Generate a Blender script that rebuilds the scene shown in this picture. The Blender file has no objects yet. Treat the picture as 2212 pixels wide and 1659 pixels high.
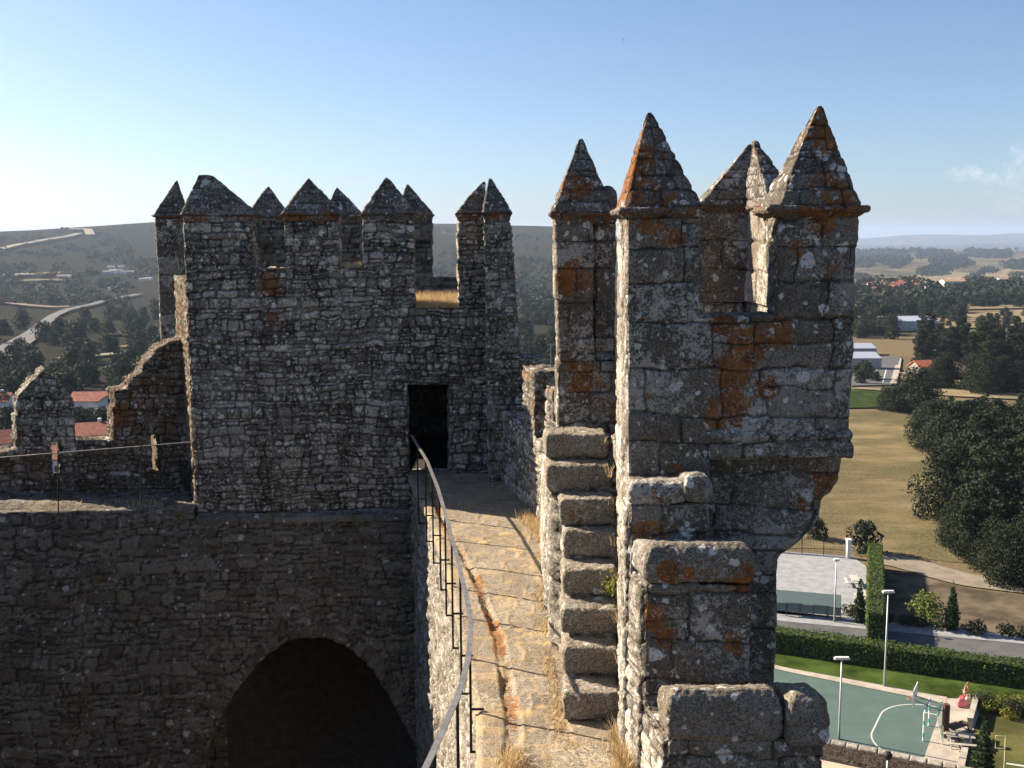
import bpy, math, random
import numpy as np
from mathutils import Matrix, Vector
C = bpy.context.scene.collection
SC = bpy.context.scene
# ------------------------------------------------------------------ camera model (eye at the origin)
F = 2300.0; PITCH = math.radians(7.8); ROLL = math.radians(0.3)
cp, sp, cr, sr = math.cos(PITCH), math.sin(PITCH), math.cos(ROLL), math.sin(ROLL)
def ray(u, v):
    a = (u-1106)/F; b = (829.5-v)/F
    x = a*cr+b*sr; y = b*cr-a*sr
    return (x, cp+y*sp, -sp+y*cp)
def atY(u, v, Y):
    d = ray(u, v); t = Y/d[1]; return (d[0]*t, Y, d[2]*t)
def atZ(u, v, Z):
    d = ray(u, v); t = Z/d[2]; return (d[0]*t, d[1]*t, Z)
# ------------------------------------------------------------------ noise
def _h(ix, iy, iz, seed):
    n = (ix.astype(np.int64)*374761393 + iy.astype(np.int64)*668265263 + iz.astype(np.int64)*1274126177 + seed*974711) & 0xffffffff
    n = ((n ^ (n >> 13)) * 1274126177) & 0xffffffff
    n = ((n ^ (n >> 15)) * 2246822519) & 0xffffffff
    return ((n ^ (n >> 16)) & 0xffffff) / float(0xffffff)
def vnoise(x, y, z, seed=0):
    x = np.asarray(x, float); y = np.asarray(y, float); z = np.asarray(z, float)
    ix, iy, iz = np.floor(x), np.floor(y), np.floor(z)
    fx, fy, fz = x-ix, y-iy, z-iz
    fx = fx*fx*(3-2*fx); fy = fy*fy*(3-2*fy); fz = fz*fz*(3-2*fz)
    r = 0
    for a in (0, 1):
        for b in (0, 1):
            for c in (0, 1):
                w = (fx if a else 1-fx)*(fy if b else 1-fy)*(fz if c else 1-fz)
                r = r + w*_h(ix+a, iy+b, iz+c, seed)
    return r*2-1
def fbm(P, f, octs, seed=0, gain=.5):
    s = 0; a = 1.0; t = 0
    for o in range(octs):
        s = s + a*vnoise(P[:, 0]*f+o*7.3, P[:, 1]*f+o*3.1, P[:, 2]*f-o*5.7, seed+o); t += a
        f *= 2.03; a *= gain
    return s/t
def sstep(a, b, x):
    t = np.clip((x-a)/(b-a), 0, 1); return t*t*(3-2*t)
# ------------------------------------------------------------------ masonry: courses of irregular blocks with sunk joints
STY = {
 'rubble': dict(row=(.07, .23), w=(.12, .46), r=.034, depth=.034, jw=.017, warp=.055, off=.020, rough=.010, seed=11),
 'rubble2': dict(row=(.09, .28), w=(.16, .6), r=.035, depth=.030, jw=.014, warp=.085, off=.014, rough=.010, seed=17),
 'ashlar': dict(row=(.24, .43), w=(.36, 1.0), r=.020, depth=.017, jw=.009, warp=.045, off=.012, rough=.010, seed=23),
 'cap': dict(row=(.15, .28), w=(.3, .6), r=.025, depth=.014, jw=.010, warp=.02, off=.010, rough=.010, seed=31),
 'coping': dict(row=(.30, .34), w=(.5, .9), r=.04, depth=.02, jw=.012, warp=.02, off=.01, rough=.012, seed=37),
 'flag': dict(row=(.38, .62), w=(.3, .75), r=.022, depth=.010, jw=.026, warp=.10, off=.006, rough=.007, seed=41),
 'boulder': dict(row=(50, 60), w=(90, 99), r=.01, depth=0.0, jw=.001, warp=0, off=0, rough=.016, seed=43),
}
def row_span(sty, k):
    st = STY[sty]; hs = np.random.RandomState(st['seed']).uniform(st['row'][0], st['row'][1], 900); cum = np.concatenate([[0], np.cumsum(hs)])-40.0
    return cum[k], cum[k+1]
def masonry(u, v, st):
    z0 = np.zeros_like(u); sd = st['seed']
    wu = u + st['warp']*vnoise(u*1.3, v*1.7, z0, sd) + st['warp']*.5*vnoise(u*5, v*6, z0, sd+1) + st['warp']*.22*vnoise(u*15, v*15, z0, sd+6)
    wv = v + st['warp']*vnoise(u*1.1, v*1.1, z0+5, sd+2) + st['warp']*.5*vnoise(u*4.5, v*6, z0+9, sd+3) + st['warp']*.22*vnoise(u*14, v*16, z0+3, sd+7)
    rng = np.random.RandomState(sd)
    hs = rng.uniform(st['row'][0], st['row'][1], 900)
    cum = np.concatenate([[0], np.cumsum(hs)]) - 40.0
    i = np.clip(np.searchsorted(cum, wv)-1, 0, 898)
    lo, hi = cum[i], cum[i+1]
    ws = rng.uniform(st['w'][0], st['w'][1], 900)[i]; of = rng.uniform(0, 1, 900)[i]
    c = wu/ws + of; k = np.floor(c)
    bnd = lambda k: k + (_h(k, i, z0, sd+5)-.5)*.62
    k = np.where(c < bnd(k), k-1, k); k = np.where(c >= bnd(k+1), k+1, k)
    du = np.minimum(c-bnd(k), bnd(k+1)-c)*ws
    dv = np.minimum(wv-lo, hi-wv)
    r2 = _h(k, i, z0+2, sd)
    mid = lo + (hi-lo)*(.35+.3*_h(k, i, z0+4, sd))
    spl = (r2 < .38) & ((hi-lo) > st['row'][0]*1.5)
    up = spl & (wv > mid)
    dv = np.where(spl, np.minimum(dv, np.abs(wv-mid)), dv)
    r = st['r']*1.35
    a = np.maximum(r-du, 0); b = np.maximum(r-dv, 0)
    d = np.maximum(r - np.sqrt(a*a+b*b), 0)
    rnd = _h(k, i, z0+up*1.0+7, sd+8)
    rn2 = _h(k, i, z0+up*1.0+17, sd+9)
    prof = sstep(0, r, d)
    h = st['depth']*(prof-1) + prof*(rn2-.5)*2*st['off']
    joint = 1 - sstep(st['jw']*.35, st['jw']*1.5, d)
    return h, joint, rnd
# ------------------------------------------------------------------ objects
def mesh_from(name, V, Q, mat, attrs=None, smooth=True, mats=None, matidx=None):
    V = np.asarray(V, np.float32); Q = np.asarray(Q, np.int32)
    me = bpy.data.meshes.new(name); n = Q.shape[1]
    me.vertices.add(len(V)); me.vertices.foreach_set('co', V.ravel())
    me.loops.add(Q.size); me.loops.foreach_set('vertex_index', Q.ravel())
    me.polygons.add(len(Q)); me.polygons.foreach_set('loop_start', np.arange(0, Q.size, n, dtype=np.int32))
    me.polygons.foreach_set('use_smooth', np.full(len(Q), smooth))
    if mats:
        for m in mats: me.materials.append(m)
        if matidx is not None: me.polygons.foreach_set('material_index', np.asarray(matidx, np.int32))
    elif mat: me.materials.append(mat)
    for k, a in (attrs or {}).items():
        at = me.attributes.new(k, 'FLOAT', 'POINT'); at.data.foreach_set('value', np.asarray(a, np.float32))
    me.update(calc_edges=True)
    return me
def tag(o, label=None, cat=None, group=None, kind=None):
    if label: o['label'] = label
    if cat: o['category'] = cat
    if group: o['group'] = group
    if kind: o['kind'] = kind
    return o
def empty(name, loc, label, cat, group=None, rz=0):
    o = bpy.data.objects.new(name, None); C.objects.link(o); o.location = loc; o.rotation_euler = (0, 0, rz)
    o.empty_display_size = .2
    return tag(o, label, cat, group)
def wpos(o):
    p = Vector((0, 0, 0))
    while o: p = p + o.location; o = o.parent
    return p
def link(name, me, parent=None, local=False, loc=None):
    """link a mesh built in world coordinates; move its origin to its parent's (unless local)"""
    o = bpy.data.objects.new(name, me); C.objects.link(o)
    if parent is not None:
        o.parent = parent
        if not local:
            me.transform(Matrix.Translation(-wpos(parent)))
    elif loc is not None:
        me.transform(Matrix.Translation(-Vector(loc))); o.location = loc
    return o
def from_bits(name, bits, mat, parent=None, smooth=False, loc=None, local=False, attrs=None):
    """bits: list of (verts, faces) joined into ONE mesh"""
    me = bpy.data.meshes.new(name); V = []; Fc = []
    for v, f in bits:
        o = len(V); V += [tuple(p) for p in v]; Fc += [tuple(i+o for i in q) for q in f]
    me.from_pydata(V, [], Fc); me.materials.append(mat)
    if smooth: me.polygons.foreach_set('use_smooth', [True]*len(Fc))
    me.update()
    return link(name, me, parent, local=local, loc=loc)
def b_box(x0, x1, y0, y1, z0, z1, rz=0, c=None):
    v = [(x, y, z) for z in (z0, z1) for y in (y0, y1) for x in (x0, x1)]
    if rz:
        cx, cy = c if c else ((x0+x1)/2, (y0+y1)/2); ca, sa = math.cos(rz), math.sin(rz)
        v = [(cx+(x-cx)*ca-(y-cy)*sa, cy+(x-cx)*sa+(y-cy)*ca, z) for x, y, z in v]
    return v, [(0, 2, 3, 1), (4, 5, 7, 6), (0, 1, 5, 4), (1, 3, 7, 5), (3, 2, 6, 7), (2, 0, 4, 6)]
def b_tube(pts, r, n=8, cap=True, rx=None):
    pts = [Vector(p) for p in pts]; V = []; Fc = []
    for i, p in enumerate(pts):
        t = (pts[min(i+1, len(pts)-1)]-pts[max(i-1, 0)]).normalized()
        a = t.cross(Vector((0, 0, 1)));
        if a.length < 1e-3: a = Vector((1, 0, 0))
        a.normalize(); b = a.cross(t)
        rr = r[i] if isinstance(r, (list, tuple)) else r
        for k in range(n):
            w = 2*math.pi*k/n + math.pi/n
            V.append(p + a*math.cos(w)*rr*(rx or 1) + b*math.sin(w)*rr)
    for i in range(len(pts)-1):
        for k in range(n):
            Fc.append((i*n+k, i*n+(k+1) % n, (i+1)*n+(k+1) % n, (i+1)*n+k))
    if cap: Fc += [tuple(range(n-1, -1, -1)), tuple((len(pts)-1)*n+k for k in range(n))]
    return V, Fc
# ------------------------------------------------------------------ displaced stone bodies
class Stone:
    """collects quad grids, welds them, sinks the joints along the normals, hands out one mesh per tag"""
    def __init__(self, sty, seed=0, orange=None, ojit=.5, oamt=0.0):
        self.P = []; self.U = []; self.Q = []; self.T = []; self.n = 0; self.sty = STY[sty]; self.seed = seed
        self.orange = orange or []; self.oamt = oamt
    def grid(self, G, U, tag=0, flip=False):
        m, n = G.shape[:2]
        idx = np.arange(m*n).reshape(m, n) + self.n
        q = np.stack([idx[:-1, :-1], idx[1:, :-1], idx[1:, 1:], idx[:-1, 1:]], -1).reshape(-1, 4)
        if flip: q = q[:, ::-1]
        self.P.append(G.reshape(-1, 3)); self.U.append(U.reshape(-1, 2)); self.Q.append(q); self.T.append(np.full(len(q), tag)); self.n += m*n
    def lattice(self, fmap, S, Tt, Z, occ, tags=None, skip=()):
        """S, Tt, Z: coordinate lists; occ[i,k] over (S,Z) cells, extruded along Tt; fmap(s,t,z)->xyz arrays"""
        S = np.asarray(S, float); Tt = np.asarray(Tt, float); Z = np.asarray(Z, float)
        ns, nt, nz = len(S), len(Tt), len(Z)
        ids = lambda i, j, k: (i*nt+j)*nz+k
        quads = []; tg = []
        tags = tags if tags is not None else np.zeros(occ.shape, int)
        I, K = np.nonzero(occ)
        def add(a, b, c, d, t): quads.append(np.stack([a, b, c, d], -1)); tg.append(t)
        z = np.zeros_like(I)
        if 'front' not in skip: add(ids(I, z, K), ids(I+1, z, K), ids(I+1, z, K+1), ids(I, z, K+1), tags[I, K])
        if 'back' not in skip: add(ids(I+1, z+nt-1, K), ids(I, z+nt-1, K), ids(I, z+nt-1, K+1), ids(I+1, z+nt-1, K+1), tags[I, K])
        pad = np.pad(occ, 1)
        for nm, di, dk in (('left', -1, 0), ('right', 1, 0), ('bottom', 0, -1), ('top', 0, 1)):
            nb = pad[1+di:1+di+occ.shape[0], 1+dk:1+dk+occ.shape[1]]
            I2, K2 = np.nonzero(occ & ~nb)
            if nm in skip:
                edge = {'left': I2 > 0, 'right': I2 < ns-2, 'bottom': K2 > 0, 'top': K2 < nz-2}[nm]
                I2, K2 = I2[edge], K2[edge]
            for j in range(nt-1):
                J = np.full_like(I2, j); t = tags[I2, K2]
                if nm == 'left': add(ids(I2, J+1, K2), ids(I2, J, K2), ids(I2, J, K2+1), ids(I2, J+1, K2+1), t)
                if nm == 'right': add(ids(I2+1, J, K2), ids(I2+1, J+1, K2), ids(I2+1, J+1, K2+1), ids(I2+1, J, K2+1), t)
                if nm == 'bottom': add(ids(I2, J, K2), ids(I2, J+1, K2), ids(I2+1, J+1, K2), ids(I2+1, J, K2), t)
                if nm == 'top': add(ids(I2, J, K2+1), ids(I2+1, J, K2+1), ids(I2+1, J+1, K2+1), ids(I2, J+1, K2+1), t)
        Q = np.concatenate(quads); tg = np.concatenate(tg)
        used, inv = np.unique(Q.ravel(), return_inverse=True); Q = inv.reshape(-1, 4)
        i, j, k = used//(nt*nz), (used//nz) % nt, used % nz
        s, t, zz = S[i], Tt[j], Z[k]
        P = np.stack(fmap(s, t, zz), -1)
        self.P.append(P); self.U.append(np.stack([s+t, zz+.7*t], -1)); self.Q.append(Q+self.n); self.T.append(tg); self.n += len(P)
    def loft(self, rings, res, tag=0, cap_top=True, cap_bot=False):
        """rings: list of 4-corner polygons (ccw from above), bottom to top"""
        R = np.array(rings, float)
        L = np.linalg.norm(R[:, [1, 2, 3, 0]]-R, axis=2).max(0)
        n0 = max(1, int(math.ceil(max(L[0], L[2])/res))); n1 = max(1, int(math.ceil(max(L[1], L[3])/res)))
        ns = [n0, n1, n0, n1]; vv = 0.0
        ucum = np.concatenate([[0], np.cumsum(L)])
        for a in range(len(R)-1):
            A, B = R[a], R[a+1]
            hgt = np.linalg.norm(B-A, axis=1).max(); nv = max(1, int(math.ceil(hgt/res)))
            for s in range(4):
                t = np.linspace(0, 1, ns[s]+1)[:, None, None]; w = np.linspace(0, 1, nv+1)[None, :, None]
                p0, p1, q0, q1 = A[s], A[(s+1) % 4], B[s], B[(s+1) % 4]
                G = (p0*(1-t)+p1*t)*(1-w) + (q0*(1-t)+q1*t)*w
                zb = A[:, 2].mean()
                U = np.stack(np.broadcast_arrays(p0[0]*.37+p0[1]*.61+ucum[s]+t[..., 0]*L[s], zb+w[..., 0]*hgt*(1 if abs(B[0, 2]-A[0, 2]) > .3*hgt else .3)), -1)
                self.grid(G, U, tag)
            vv += hgt
        def cap(A, flip):
            t = np.linspace(0, 1, n0+1)[:, None, None]; w = np.linspace(0, 1, n1+1)[None, :, None]
            G = (A[0]*(1-t)+A[1]*t)*(1-w) + (A[3]*(1-t)+A[2]*t)*w
            self.grid(G, G[..., :2].copy(), tag, flip)
        if cap_top: cap(R[-1], False)
        if cap_bot: cap(R[0], True)
    def build(self, amp=1.0, noff=True):
        P = np.concatenate(self.P); U = np.concatenate(self.U); Q = np.concatenate(self.Q); T = np.concatenate(self.T)
        key = np.round(P*2500).astype(np.int64)
        _, first, inv = np.unique(key, axis=0, return_index=True, return_inverse=True); inv = inv.ravel()
        P = P[first]; U = U[first]; Q = inv[Q]
        # face normals -> vertex normals
        d1 = P[Q[:, 2]]-P[Q[:, 0]]; d2 = P[Q[:, 3]]-P[Q[:, 1]]
        fn = np.cross(d1, d2); fn /= np.maximum(np.linalg.norm(fn, axis=1, keepdims=True), 1e-12)
        N = np.zeros_like(P)
        for k in range(4): np.add.at(N, Q[:, k], fn)
        N /= np.maximum(np.linalg.norm(N, axis=1, keepdims=True), 1e-9)
        st = self.sty
        h, joint, rnd = masonry(U[:, 0], U[:, 1], st)
        W = P + 100
        if st is STY['boulder']: rnd = np.full_like(rnd, .62+.36*random.Random(self.seed).random())
        rough = fbm(W, 3.1, 2, self.seed+3)*.9 + fbm(W, 9.0, 3, self.seed+5)*.9 + fbm(W, 34., 2, self.seed+9)*.42
        h = h*amp + rough*st['rough']*1.25
        # edges of the bodies are worn: push sharp-cornered vertices in a little at random
        cnt = np.zeros(len(P)); dev = np.zeros(len(P))
        for k in range(4):
            np.add.at(cnt, Q[:, k], 1); np.add.at(dev, Q[:, k], 1-(fn*N[Q[:, k]]).sum(1))
        dev = dev/np.maximum(cnt, 1)
        h = h - np.clip(dev*4, 0, 1)*(.012+.022*np.clip(fbm(W, 5.0, 3, self.seed+77)+.25, 0, 1))
        P2 = P + N*h[:, None]
        orange = np.full(len(P), self.oamt, float)
        for (x, y, z, r, a) in self.orange:
            dd = np.sqrt((P[:, 0]-x)**2+((P[:, 1]-y)*.5)**2+(P[:, 2]-z)**2)
            orange = np.maximum(orange, a*(1-sstep(r*.25, r*1.1, dd)))
        out = {}
        for t in np.unique(T):
            q = Q[T == t]; used, inv = np.unique(q.ravel(), return_inverse=True)
            out[int(t)] = (P2[used], inv.reshape(-1, 4), dict(stone=rnd[used], joint=joint[used], orange=orange[used]))
        return out
def stone_obj(name, data, mat, parent=None, loc=None):
    V, Q, A = data
    return link(name, mesh_from(name, V, Q, mat, A), parent, loc=loc)
def rect_ring(x0, x1, y0, y1, z, g=0.0):
    return [(x0-g, y0-g, z), (x1+g, y0-g, z), (x1+g, y1+g, z), (x0-g, y1+g, z)]
def qring(q, z, g=0.0):
    c = np.mean(np.array(q, float), axis=0); r = []
    for p in q:
        d = np.array(p, float)-c
        r.append((p[0]+g*np.sign(d[0]), p[1]+g*np.sign(d[1]), z))
    return r
# ------------------------------------------------------------------ materials
def new_mat(name):
    m = bpy.data.materials.new(name); m.use_nodes = True; nt = m.node_tree; nt.nodes.clear()
    out = nt.nodes.new('ShaderNodeOutputMaterial'); bs = nt.nodes.new('ShaderNodeBsdfPrincipled')
    nt.links.new(bs.outputs[0], out.inputs[0]); bs.inputs['Roughness'].default_value = .9
    bs.inputs['Specular IOR Level'].default_value = .25
    return m, nt, bs, out
class NT:
    def __init__(s, nt): s.nt = nt
    def n(s, t, **k):
        n = s.nt.nodes.new(t)
        for a, b in k.items(): setattr(n, a, b)
        return n
    def l(s, a, b): s.nt.links.new(a, b)
    def val(s, sock, v):
        if hasattr(v, 'is_linked') or hasattr(v, 'links'): s.l(v, sock)
        else: sock.default_value = v
    def mix(s, f, a, b, mode='MIX'):
        n = s.n('ShaderNodeMix', data_type='RGBA', blend_type=mode)
        s.val(n.inputs[0], f)
        for k, v in ((6, a), (7, b)):
            if isinstance(v, (tuple, list)): v = (*v[:3], 1)
            s.val(n.inputs[k], v)
        return n.outputs[2]
    def math(s, op, a, b=None, c=None, clamp=False):
        n = s.n('ShaderNodeMath', operation=op); n.use_clamp = clamp
        s.val(n.inputs[0], a)
        if b is not None: s.val(n.inputs[1], b)
        if c is not None: s.val(n.inputs[2], c)
        return n.outputs[0]
    def ramp(s, f, a, b, va=0.0, vb=1.0):
        n = s.n('ShaderNodeMapRange'); n.interpolation_type = 'SMOOTHSTEP'
        s.val(n.inputs[0], f); n.inputs[1].default_value = a; n.inputs[2].default_value = b
        n.inputs[3].default_value = va; n.inputs[4].default_value = vb
        return n.outputs[0]
    def noise(s, vec, scale, det=4, rough=.55, dist=0.0):
        n = s.n('ShaderNodeTexNoise'); s.l(vec, n.inputs['Vector'])
        n.inputs['Scale'].default_value = scale; n.inputs['Detail'].default_value = det; n.inputs['Roughness'].default_value = rough
        n.inputs['Distortion'].default_value = dist
        return n.outputs[0]
    def attr(s, name): return s.n('ShaderNodeAttribute', attribute_name=name).outputs['Fac']
    def pos(s): return s.n('ShaderNodeNewGeometry').outputs['Position']
    def mapv(s, vec, scale):
        n = s.n('ShaderNodeMapping'); s.l(vec, n.inputs[0]); n.inputs['Scale'].default_value = scale; return n.outputs[0]
def stone_mat(name, dark, light, lichen=.5, spots=.5, orange=.3, jointc=(.016, .014, .012), lichc=(.40, .39, .36), moss=0.0, sc=1.0, jf=.85, jl=.45, brown=.35, mossc=(.09, .08, .02), spotc=(.58, .58, .56)):
    m, nt, bs, out = new_mat(name); g = NT(nt); p = g.pos()
    st, jo, oa = g.attr('stone'), g.attr('joint'), g.attr('orange')
    base = g.mix(st, dark, light)
    n1 = g.noise(p, 5*sc, 5, .6)
    base = g.mix(g.ramp(n1, .3, .7), g.mix(.35, base, tuple(c*.45 for c in dark)), base)
    grain = g.noise(p, 62*sc, 4, .75)
    base = g.mix(g.ramp(grain, .44, .58), g.mix(.7, base, (.03, .027, .024)), base)
    # brownish / ochre staining in broad drifts
    n2 = g.noise(p, 1.1*sc, 4, .6)
    base = g.mix(g.math('MULTIPLY', g.ramp(n2, .48, .74), brown), base, (.115, .08, .045))
    # pale crust lichen: broken speckle
    wv = g.n('ShaderNodeVectorMath', operation='ADD'); nv = g.n('ShaderNodeTexNoise'); g.l(p, nv.inputs['Vector']); nv.inputs['Scale'].default_value = 14*sc; nv.inputs['Detail'].default_value = 3
    sv = g.n('ShaderNodeVectorMath', operation='SCALE'); g.l(nv.outputs['Color'], sv.inputs[0]); sv.inputs['Scale'].default_value = .09/sc
    g.l(p, wv.inputs[0]); g.l(sv.outputs[0], wv.inputs[1]); pw = wv.outputs[0]
    n3 = g.math('ADD', g.math('MULTIPLY', g.noise(pw, 15*sc, 5, .7), .5), g.math('MULTIPLY', g.noise(p, 44*sc, 4, .75), .5)); n4 = g.noise(p, 2.3*sc, 3, .5)
    crust = g.ramp(g.math('ADD', n3, g.math('MULTIPLY', n4, .35)), .72-.10*lichen, .78-.09*lichen)
    hs = g.math('FRACT', g.math('MULTIPLY', st, 7.31))
    crust = g.math('MULTIPLY', crust, g.ramp(hs, .1, .75, .25, 1.0))
    base = g.mix(g.math('MULTIPLY', crust, .85), base, lichc)
    # round white lichen spots of varying size
    def spot(scale, rmax, thr, col, fac):
        nonlocal base
        vo = g.n('ShaderNodeTexVoronoi'); g.l(pw, vo.inputs['Vector']); vo.inputs['Scale'].default_value = scale
        sep = g.n('ShaderNodeSeparateColor'); g.l(vo.outputs['Color'], sep.inputs[0])
        r = g.math('MULTIPLY', g.ramp(sep.outputs[0], thr, 1.0), rmax)
        k = g.math('MULTIPLY', g.ramp(g.math('SUBTRACT', r, vo.outputs['Distance']), 0.0, .05), g.ramp(g.noise(p, 40*sc, 2, .6), .3, .5))
        base = g.mix(g.math('MULTIPLY', k, fac), base, col)
    if spots > 0:
        spot(6.5*sc, .48, 1.0-.42*spots, spotc, .9)
        spot(13*sc, .5, 1.0-.5*spots, spotc, .85)
        spot(24*sc, .5, 1.0-.45*spots, spotc, .75)
    # black crust
    n5 = g.noise(pw, 33*sc, 4, .7)
    base = g.mix(g.ramp(n5, .57, .66, 0, .75), base, (.022, .021, .02))
    # orange lichen where the attribute asks, and a little everywhere
    n6 = g.math('ADD', g.math('MULTIPLY', g.noise(pw, 3.4*sc, 4, .6), .5), g.math('MULTIPLY', g.noise(pw, 19*sc, 4, .65), .5))
    om = g.ramp(g.math('ADD', n6, g.math('MULTIPLY', oa, .25)), .645-.055*orange, .685-.055*orange)
    base = g.mix(g.math('MULTIPLY', om, g.ramp(g.noise(p, 42*sc, 3, .7), .36, .52, .15, .95)), base, g.mix(g.ramp(g.noise(p, 11*sc, 3, .6), .35, .65), (.13, .045, .012), (.27, .10, .022)))
    if moss > 0:
        base = g.mix(g.math('MULTIPLY', g.ramp(g.noise(p, 3.0, 5, .6), .62-.15*moss, .72-.1*moss), .7), base, mossc)
    jo = g.math('MULTIPLY', jo, g.ramp(g.noise(p, 2.6, 3, .6), .30, .55, jl, 1.0))
    base = g.mix(g.math('MULTIPLY', jo, jf), base, jointc)
    g.l(base, bs.inputs['Base Color']); bs.inputs['Roughness'].default_value = .97; bs.inputs['Specular IOR Level'].default_value = .12
    bp = g.n('ShaderNodeBump'); bp.inputs['Strength'].default_value = .8; bp.inputs['Distance'].default_value = .012
    g.l(g.math('ADD', g.noise(pw, 30*sc, 5, .7), g.math('MULTIPLY', crust, .25)), bp.inputs['Height'])
    g.l(bp.outputs[0], bs.inputs['Normal'])
    return m
def plain_mat(name, col, rough=.6, metal=0.0, var=.25, scale=8.0, bump=0.0, spec=.3):
    m, nt, bs, out = new_mat(name); g = NT(nt)
    p = g.pos(); n = g.noise(p, scale, 4, .6)
    g.l(g.mix(g.ramp(n, .3, .7), tuple(c*(1-var) for c in col), tuple(min(1, c*(1+var)) for c in col)), bs.inputs['Base Color'])
    bs.inputs['Roughness'].default_value = rough; bs.inputs['Metallic'].default_value = metal; bs.inputs['Specular IOR Level'].default_value = spec
    if bump:
        b = g.n('ShaderNodeBump'); b.inputs['Strength'].default_value = bump; b.inputs['Distance'].default_value = .02
        g.l(n, b.inputs['Height']); g.l(b.outputs[0], bs.inputs['Normal'])
    return m
# ================================================================== stone materials
M_RUB = stone_mat('rubble_stone', (.105, .09, .069), (.28, .247, .20), lichen=.85, spots=.85, orange=.1, lichc=(.49, .455, .395), spotc=(.66, .63, .56), brown=.25)
M_RUBD = stone_mat('courtyard_stone', (.155, .135, .11), (.37, .335, .28), lichen=.3, spots=.12, orange=-.3, moss=.15, lichc=(.27, .26, .24), brown=.45)
M_TUR = stone_mat('turret_stone', (.145, .124, .096), (.285, .25, .20), lichen=.55, spots=.4, orange=.55, lichc=(.39, .375, .345))
M_CAP = stone_mat('cap_stone', (.11, .096, .08), (.22, .195, .165), lichen=.5, spots=.35, orange=.95, lichc=(.38, .36, .33))
M_PALE = stone_mat('pale_lit_stone', (.25, .22, .175), (.40, .36, .30), lichen=.7, spots=.25, orange=.2, lichc=(.5, .47, .42))  # paler stone copy for sun-facing parts; sunlight is put into its colour
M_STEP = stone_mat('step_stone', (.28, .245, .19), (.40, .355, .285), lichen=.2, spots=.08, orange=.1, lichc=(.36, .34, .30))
M_RAMP = stone_mat('ochre_stone', (.13, .092, .058), (.23, .175, .12), lichen=.5, spots=.35, orange=.6, moss=.4, lichc=(.38, .36, .33))
M_FLAG = stone_mat('flagstone', (.31, .275, .225), (.42, .38, .32), lichen=.3, spots=0, orange=-.6, moss=.35, mossc=(.45, .32, .16), jointc=(.42, .30, .15), lichc=(.46, .39, .28), jf=.5, jl=.1, brown=.2)
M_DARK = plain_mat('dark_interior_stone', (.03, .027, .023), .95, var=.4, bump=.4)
Z_W = -4.57
rng = random.Random(7)
def res_pts(a, b, r): return np.linspace(a, b, max(2, int(round(abs(b-a)/r))+1))
def snap_pts(a, b, r, marks):
    P = res_pts(a, b, r)
    for m in marks:
        if a < m < b: P[np.argmin(np.abs(P-m))] = m
    return P
def cornice(parent, quad, z, g=.06, h=.08, res=.03, mat=None, seed=1):
    S = Stone('coping', seed, oamt=.38)
    S.loft([qring(quad, z-.07, -.012), qring(quad, z-.004, .004), qring(quad, z+h*.35, g*.55), qring(quad, z+h*.5, g), qring(quad, z+h, g), qring(quad, z+h+.004, g*.2)], res)
    stone_obj('cornice', S.build(.5)[0], mat or M_CAP, parent)
def cap(parent, quad, z, apex, res=.03, ridge=None, g=.03, mat=None, seed=1, orange=None):
    S = Stone('cap', seed, orange=orange or [])
    a = np.array(apex, float); e = .018
    base = qring(quad, z, g); R = [base]
    top = [(a[0]-e, a[1]-e, a[2]), (a[0]+e, a[1]-e, a[2]), (a[0]+e, a[1]+e, a[2]), (a[0]-e, a[1]+e, a[2])]
    if ridge is not None:
        b = np.array(ridge, float)
        top = [(a[0], a[1]-.06, a[2]), (b[0], b[1]-.06, b[2]), (b[0], b[1]+.06, b[2]), (a[0], a[1]+.06, a[2])]
    k = rng.uniform(-.02, .02)
    mid = [tuple(np.array(p)*.5+np.array(q)*.5+np.array([k*.5, 0, .012])) for p, q in zip(base, top)]
    S.loft([base, mid, top], res)
    return stone_obj('cap', S.build(.8)[0], mat or M_CAP, parent)

# ================================================================== the far tower at the end of the wall walk
tower = empty('castle_tower', (-3.3, 20.5, -5.3), 'square rubble tower with pointed merlons and a dark doorway ending the wall walk', 'tower')
FL = np.array([-6.15, 20.15]); FR = np.array([-.45, 20.5]); EF = (FR-FL)/np.linalg.norm(FR-FL); NI = np.array([-EF[1], EF[0]])
def f_front(u, v, off=0.0):
    d = ray(u, v); p0 = FL+NI*off
    # solve ray with the tower's front plane -> distance along the wall, height
    t = (p0@NI)/(d[0]*NI[0]+d[1]*NI[1]); P = np.array([d[0]*t, d[1]*t]); return float((P-FL)@EF), d[2]*t
def fxy(s, t=0.0): return FL+EF*s+NI*t
Ltot = float(np.linalg.norm(FR-FL))
ZC = .41
sx = lambda u, v=520: f_front(u, v)[0]
g12 = (sx(546), sx(613)); g23 = (sx(733), sx(783)); g34 = (sx(897, 600), sx(989, 600)); door = (sx(882, 920), sx(968, 920))
zs1 = f_front(600, 578)[1]; zs2 = f_front(940, 664)[1]; zd = f_front(920, 833)[1]
SS = snap_pts(0, Ltot, .021, [*g12, *g23, *g34, *door]); ZZ = snap_pts(-5.3, ZC, .021, [zs1, zs2, zd, Z_W])
sc_ = (SS[:-1]+SS[1:])/2; zc_ = (ZZ[:-1]+ZZ[1:])/2
sg, zg = np.meshgrid(sc_, zc_, indexing='ij')
occ = np.ones(sg.shape, bool)
for g_, zz in ((g12, zs1), (g23, zs1), (g34, zs2)): occ &= ~((sg > g_[0]) & (sg < g_[1]) & (zg > zz))
occ &= ~((sg > door[0]) & (sg < door[1]) & (zg > Z_W) & (zg < zd))
tags = np.zeros(sg.shape, int)
up = zg > zs1
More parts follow.
